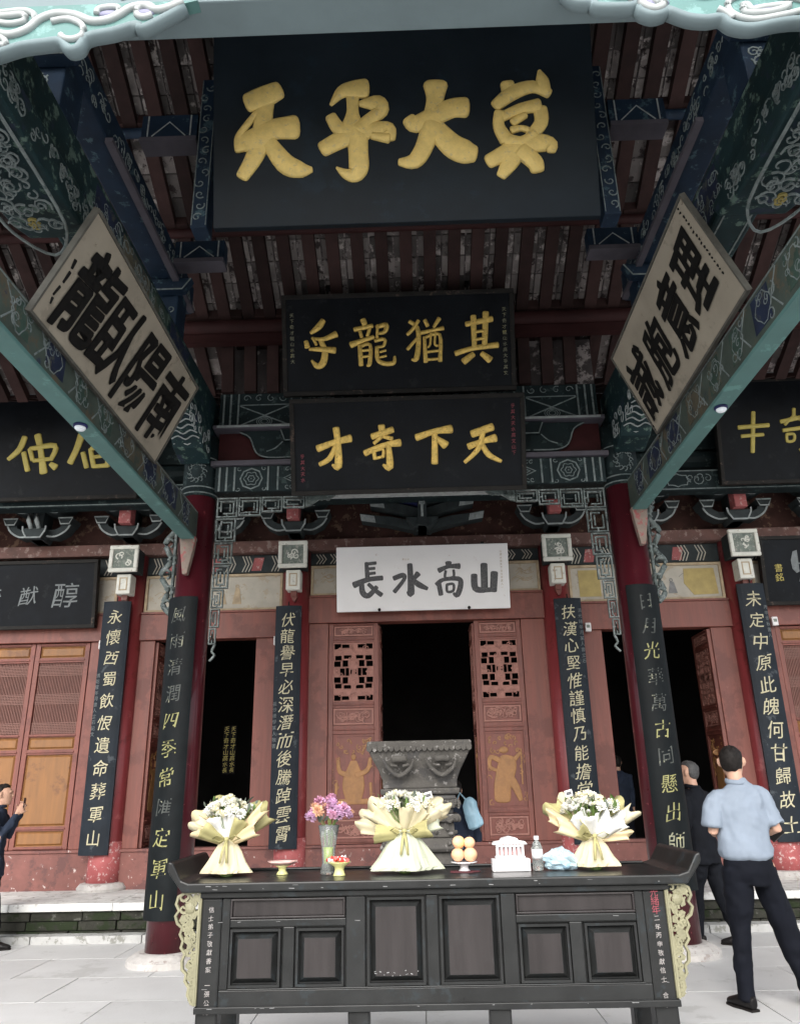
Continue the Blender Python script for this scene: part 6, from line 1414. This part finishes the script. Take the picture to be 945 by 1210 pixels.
def person(loc, rz, label, H=1.73, arms=None, feet=((-.12, .0), (.12, .0)), hair='hair_black', top='shirt_blue', sleeve=.5, jacket=False, legs_m='trousers_black', head_yaw=0., group=None, bald=0., lean=0., hair_len=0., knee_out=0., hip_w=.165, toe=(0, 0), sh=.205):
    k = H/1.73; t = thing('person', label, 'person', loc, group, rz, local=True); t.scale = (k, k, k)
    HX = 0.
    body = MB()
    # torso, neck, head
    limb(body, [(0, 0, .86, .13, .09), (0, .0, .95, .135, .09), (0, 0, 1.06, .12, .08), (0, lean*.3, 1.22, .14, .085), (0, lean*.7, 1.34, .13, .07), (0, lean, 1.40, .07, .05), (0, lean+.005, 1.46, .054, .053), (0, lean+.02, 1.53, .055, .058)], 18)
    hc = Vector((0, lean+.035, 1.615)); cy, sy = math.cos(head_yaw), math.sin(head_yaw)
    def hp(x, y, z):
        x *= 1.07; y *= 1.03
        return Vector((hc.x+x*cy-y*sy, hc.y+x*sy+y*cy, hc.z+z))
    prof = [(-.115, .038, .045, .035), (-.10, .05, .06, .03), (-.07, .062, .080, .012), (-.03, .070, .090, .004), (.01, .075, .096, 0), (.045, .074, .093, -.004), (.07, .060, .078, -.006), (.088, .042, .052, -.010), (.098, .018, .022, -.012)]
    vs = []; n = 20
    for z, rx, ry, oy in prof:
        for i in range(n): a = 2*PI*i/n; vs.append(hp(rx*math.cos(a), oy+ry*math.sin(a), z))
    N = len(prof); body.add(vs, [(j*n+i, j*n+(i+1) % n, (j+1)*n+(i+1) % n, (j+1)*n+i) for j in range(N-1) for i in range(n)]+[tuple(range(n))[::-1], tuple((N-1)*n+i for i in range(n))])
    body.tube([hp(0, .088, .02), hp(0, .108, -.018), hp(0, .102, -.032)], [.009, .014, .012], 8)
    body.tube([hp(-.022, .088, -.062), hp(0, .096, -.06), hp(.022, .088, -.062)], [.007, .009, .007], 7)
    body.tube([hp(-.045, .086, .034), hp(0, .094, .036), hp(.045, .086, .034)], [.009, .011, .009], 7)
    for s in (-1, 1): body.tube([hp(s*.073, .004, -.028), hp(s*.079, -.004, 0), hp(s*.078, -.006, .025), hp(s*.073, .004, .03)], [.009, .012, .013, .008], 7, [.02, .026, .022, .012], ref=(1, 0, 0))
    arms = arms or (((-.215, 0, 1.13), (-.225, .03, .87)), ((.215, 0, 1.13), (.225, .03, .87)))
    for s, (el, wr) in zip((-1, 1), arms):
        shd = Vector((s*(sh-.045), lean, 1.35)); el = Vector(el); wr = Vector(wr); up = shd.lerp(el, .5); fo = el.lerp(wr, .4)
        body.tube([Vector((s*.10, lean, 1.36)), shd, up, el, fo, wr], [.03, .036, .040, .037, .040, .026], 12, None, ref=(0, 1, .1))
        d = (wr-el).normalized(); hand(body, wr, d, (0, -.6, .8) if abs(d.z) < .7 else (s, 0, 0), -s if abs(d.z) < .7 else 1)
    for s, f in zip((-1, 1), feet):
        hip = Vector((s*.09, 0, .90)); an = Vector((f[0], f[1], .09)); kn = hip.lerp(an, .52)+Vector((s*knee_out, .015, 0)); body.tube([hip, hip.lerp(kn, .5), kn, kn.lerp(an, .4), an], [.085, .074, .055, .052, .038], 12, None, ref=(0, 1, 0))
    organic(obj('body', body, 'skin', None), .0085, 2).parent = t
    # eyes
    mb = MB()
    for s in (-1, 1): mb.ball(hp(s*.031, .083, .012), .010, .006, .006, 8, 6)
    e_ = obj('eye', mb, 'hair_black', None, smooth=True); e_.parent = t
    # hair
    mb = MB(); vs = []; prof2 = [(-.068-hair_len, .048, .052, -.026), (-.045, .070, .080, -.016), (-.01, .080, .096, -.012), (.03, .082, .103, -.010), (.065, .076, .096, -.010), (.095, .058, .076, -.012), (.114, .034, .046, -.014), (.122, .012, .018, -.014)]
    n = 24
    for z, rx, ry, oy in prof2:
        for i in range(n):
            a = 2*PI*i/n; fr_ = max(0, math.sin(a)); zz = z; q = 1.
            if z < .07: q = 1-.30*max(0, math.sin(a)+.25)**.8 if math.sin(a) > -.25 else 1.     # open over the face
            vs.append(hp(rx*math.cos(a)*(q if fr_ else 1), oy+ry*math.sin(a)*q, zz+.006*math.sin(5*a+z*40)))
    N = len(prof2); mb.add(vs, [(j*n+i, j*n+(i+1) % n, (j+1)*n+(i+1) % n, (j+1)*n+i) for j in range(N-1) for i in range(n)]+[tuple(range(n))[::-1], tuple((N-1)*n+i for i in range(n))])
    h_ = organic(obj('hair', mb, hair, None), .006, 1, .010); h_.parent = t
    if bald:
        mb = MB(); mb.ball(hp(0, -.05, .098), .030, .034, .026, 14, 8); b_ = obj('crown_skin', mb, 'skin', None, smooth=True); b_.parent = t
    # trousers
    mb = MB(); limb(mb, [(0, 0, .99, .162, .118), (0, 0, .93, .172, .125), (0, -.005, .86, .178, .13), (0, 0, .78, .15, .115)], 20)
    for s, f in zip((-1, 1), feet):
        hip = Vector((s*.092, 0, .87)); an = Vector((f[0], f[1], .055)); kn = hip.lerp(an, .5)+Vector((s*knee_out, .015, 0))
        mb.tube([hip, hip.lerp(kn, .4), kn, kn.lerp(an, .5), an.lerp(kn, .06), an], [.100, .092, .076, .070, .064, .067], 16, [.105, .094, .08, .075, .07, .072], ref=(0, 1, 0))
    o = organic(obj('trousers', mb, legs_m, None), .010, 3, .022); o.parent = t
    # top garment
    mb = MB(); hem = .93 if not jacket else .74
    if jacket: limb(mb, [(0, 0, hem, .200, .145), (0, 0, .90, .190, .140), (0, 0, 1.06, .172, .13), (0, lean*.3, 1.22, .190, .135), (0, lean*.8, 1.36, .190, .122), (0, lean, 1.425, .135, .095), (0, lean+.008, 1.465, .078, .072)], 22)
    else: limb(mb, [(0, 0, hem+.01, .160, .12), (0, 0, hem+.035, .192, .140), (0, 0, hem+.075, .198, .142), (0, 0, 1.06, .186, .134), (0, lean*.3, 1.2, .190, .128), (0, lean*.8, 1.33, .196, .118), (0, lean, 1.40, .165, .095), (0, lean+.004, 1.435, .115, .080), (0, lean+.01, 1.468, .070, .068), (0, lean+.014, 1.49, .064, .064)], 22)
    for s, (el, wr) in zip((-1, 1), arms):
        shd = Vector((s*(sh-.02), lean, 1.37)); el = Vector(el); wr = Vector(wr)
        if sleeve > .9: mb.tube([Vector((s*.12, lean, 1.385)), shd, shd.lerp(el, .5), el, el.lerp(wr, .5), el.lerp(wr, .93)], [.062, .078, .068, .062, .056, .046], 14, None, ref=(0, 1, .1))
        else: mb.tube([Vector((s*.10, lean, 1.395)), Vector((s*.155, lean, 1.385)), shd+Vector((0, 0, -.03)), shd.lerp(el, .5), shd.lerp(el, .86)], [.045, .058, .070, .068, .074], 14, None, ref=(0, 1, .1))
    o = organic(obj('jacket' if jacket else 'shirt', mb, top, None), .009, 3, .026 if not jacket else .024); o.parent = t
    mb = MB(); mb.tube([(.066*math.cos(a), lean+.012+.066*math.sin(a), 1.478+.01*math.sin(a)) for a in [i*PI/10 for i in range(21)]], .012, 7, .02, ref=(0, 0, 1)); o = obj('collar', mb, top, None, smooth=True); o.parent = t
    if not jacket:
        mb = MB(); mb.tube([(.170*math.cos(a), .126*math.sin(a), .955) for a in [i*PI/12 for i in range(25)]], .006, 6, .018, ref=(0, 0, 1)); o = obj('belt', mb, 'shoe_black', None); o.parent = t
    # shoes
    for s, f, ty in zip((-1, 1), feet, toe):
        mb = MB(); c, sn = math.cos(ty), math.sin(ty); q = lambda a, b, z: (f[0]+a*c-b*sn, f[1]+a*sn+b*c, z)
        mb.tube([q(0, -.075, .045), q(0, -.05, .05), q(0, .02, .05), q(0, .10, .036), q(0, .16, .026), q(0, .185, .022)], [.028, .036, .040, .046, .038, .015], 14, [.04, .048, .05, .034, .024, .012], ref=(0, 0, 1))
        mb.tube([q(0, 0, .04), q(0, -.005, .10)], [.04, .038], 12)
        o = organic(obj('shoe', mb, 'shoe_black', None), .008, 1); o.parent = t
        mb = MB(); mb.prism(Fr(q(0, 0, .0), (c, sn, 0), (-sn, c, 0)), [(-.034, -.078), (.034, -.078), (.036, .02), (.048, .09), (.036, .17), (0, .19), (-.036, .17), (-.048, .09), (-.036, .02)], .001, .014); o = obj('sole', mb, 'hair_black', None); o.parent = t
    return t
p1 = person((2.41, 6.25, 0), 0, 'man in light blue short sleeved shirt and black trousers seen from behind', 1.75,
            arms=(((-.232, -.01, 1.13), (-.12, .20, 1.12)), ((.238, -.01, 1.14), (.15, .20, 1.10))), feet=((-.175, -.02), (.30, .02)), toe=(.35, -.3), head_yaw=-.5, bald=0, sh=.205)
mb = MB(); mb.tube([(.20, .08, 1.12), (.24, .07, 1.13), (.265, .04, 1.08)], [.03, .035, .02], 10, [.06, .07, .06]); o = obj('black_pouch', mb, 'shoe_black', None, smooth=True); o.parent = p1
person((2.83, 8.5, 0), .75, 'grey haired man in a black suit behind the right front column', 1.70, arms=(((-.235, .02, 1.12), (-.20, .16, .95)), ((.235, -.01, 1.12), (.22, .10, .90))), feet=((-.10, .12), (.13, -.20)), hair='hair_grey', top='suit_black', sleeve=1, jacket=True, legs_m='suit_black', head_yaw=.2, toe=(.1, .35))
p3 = person((-4.63, 8.9, 0), -1.35, 'black haired person in a navy coat holding a phone up at the left edge', 1.62, arms=(((-.23, .10, 1.16), (-.07, .22, 1.42)), ((.24, .12, 1.14), (.07, .23, 1.40))), feet=((-.10, .05), (.10, .18)), top='coat_navy', sleeve=1, jacket=True, hair_len=.02)
mb = MB(); mb.fbox(Fr((0, .275, 1.50), (1, 0, 0), (0, 0, 1)), -.04, .04, -.075, .075, -.009, 0); o = obj('phone', mb, 'phone_black', None, bev=.004); o.parent = p3
person((3.02, 12.4, .37), .2, 'person in dark clothes inside the dim right doorway', 1.52, arms=None, top='coat_navy', sleeve=1, jacket=True)
p5 = person((.335, 7.95, 0), .4, 'person in a navy coat standing behind the stone incense burner', 1.56, arms=(((-.23, .02, 1.12), (-.21, .10, .9)), ((.24, -.02, 1.13), (.16, .18, 1.15))), top='coat_navy', sleeve=1, jacket=True)
t = thing('shoulder_bag', 'light blue cloth bag hanging beside the stone incense burner', 'bag', (.50, 7.80, 1.10))
mb = MB(); mb.tube([(.44, 7.80, 1.40), (.46, 7.79, 1.34), (.485, 7.78, 1.24), (.52, 7.78, 1.14), (.53, 7.78, 1.12)], [.03, .075, .085, .085, .05], 14, [.02, .04, .05, .05, .03], ref=(0, 1, 0)); organic(obj('bag_body', mb, 'bag_blue', t), .008, 2, .02)
mb = MB(); mb.tube([(.43, 7.80, 1.38), (.38, 7.82, 1.44), (.34, 7.86, 1.36)], .008, 6); obj('bag_strap', mb, 'bag_blue', t)
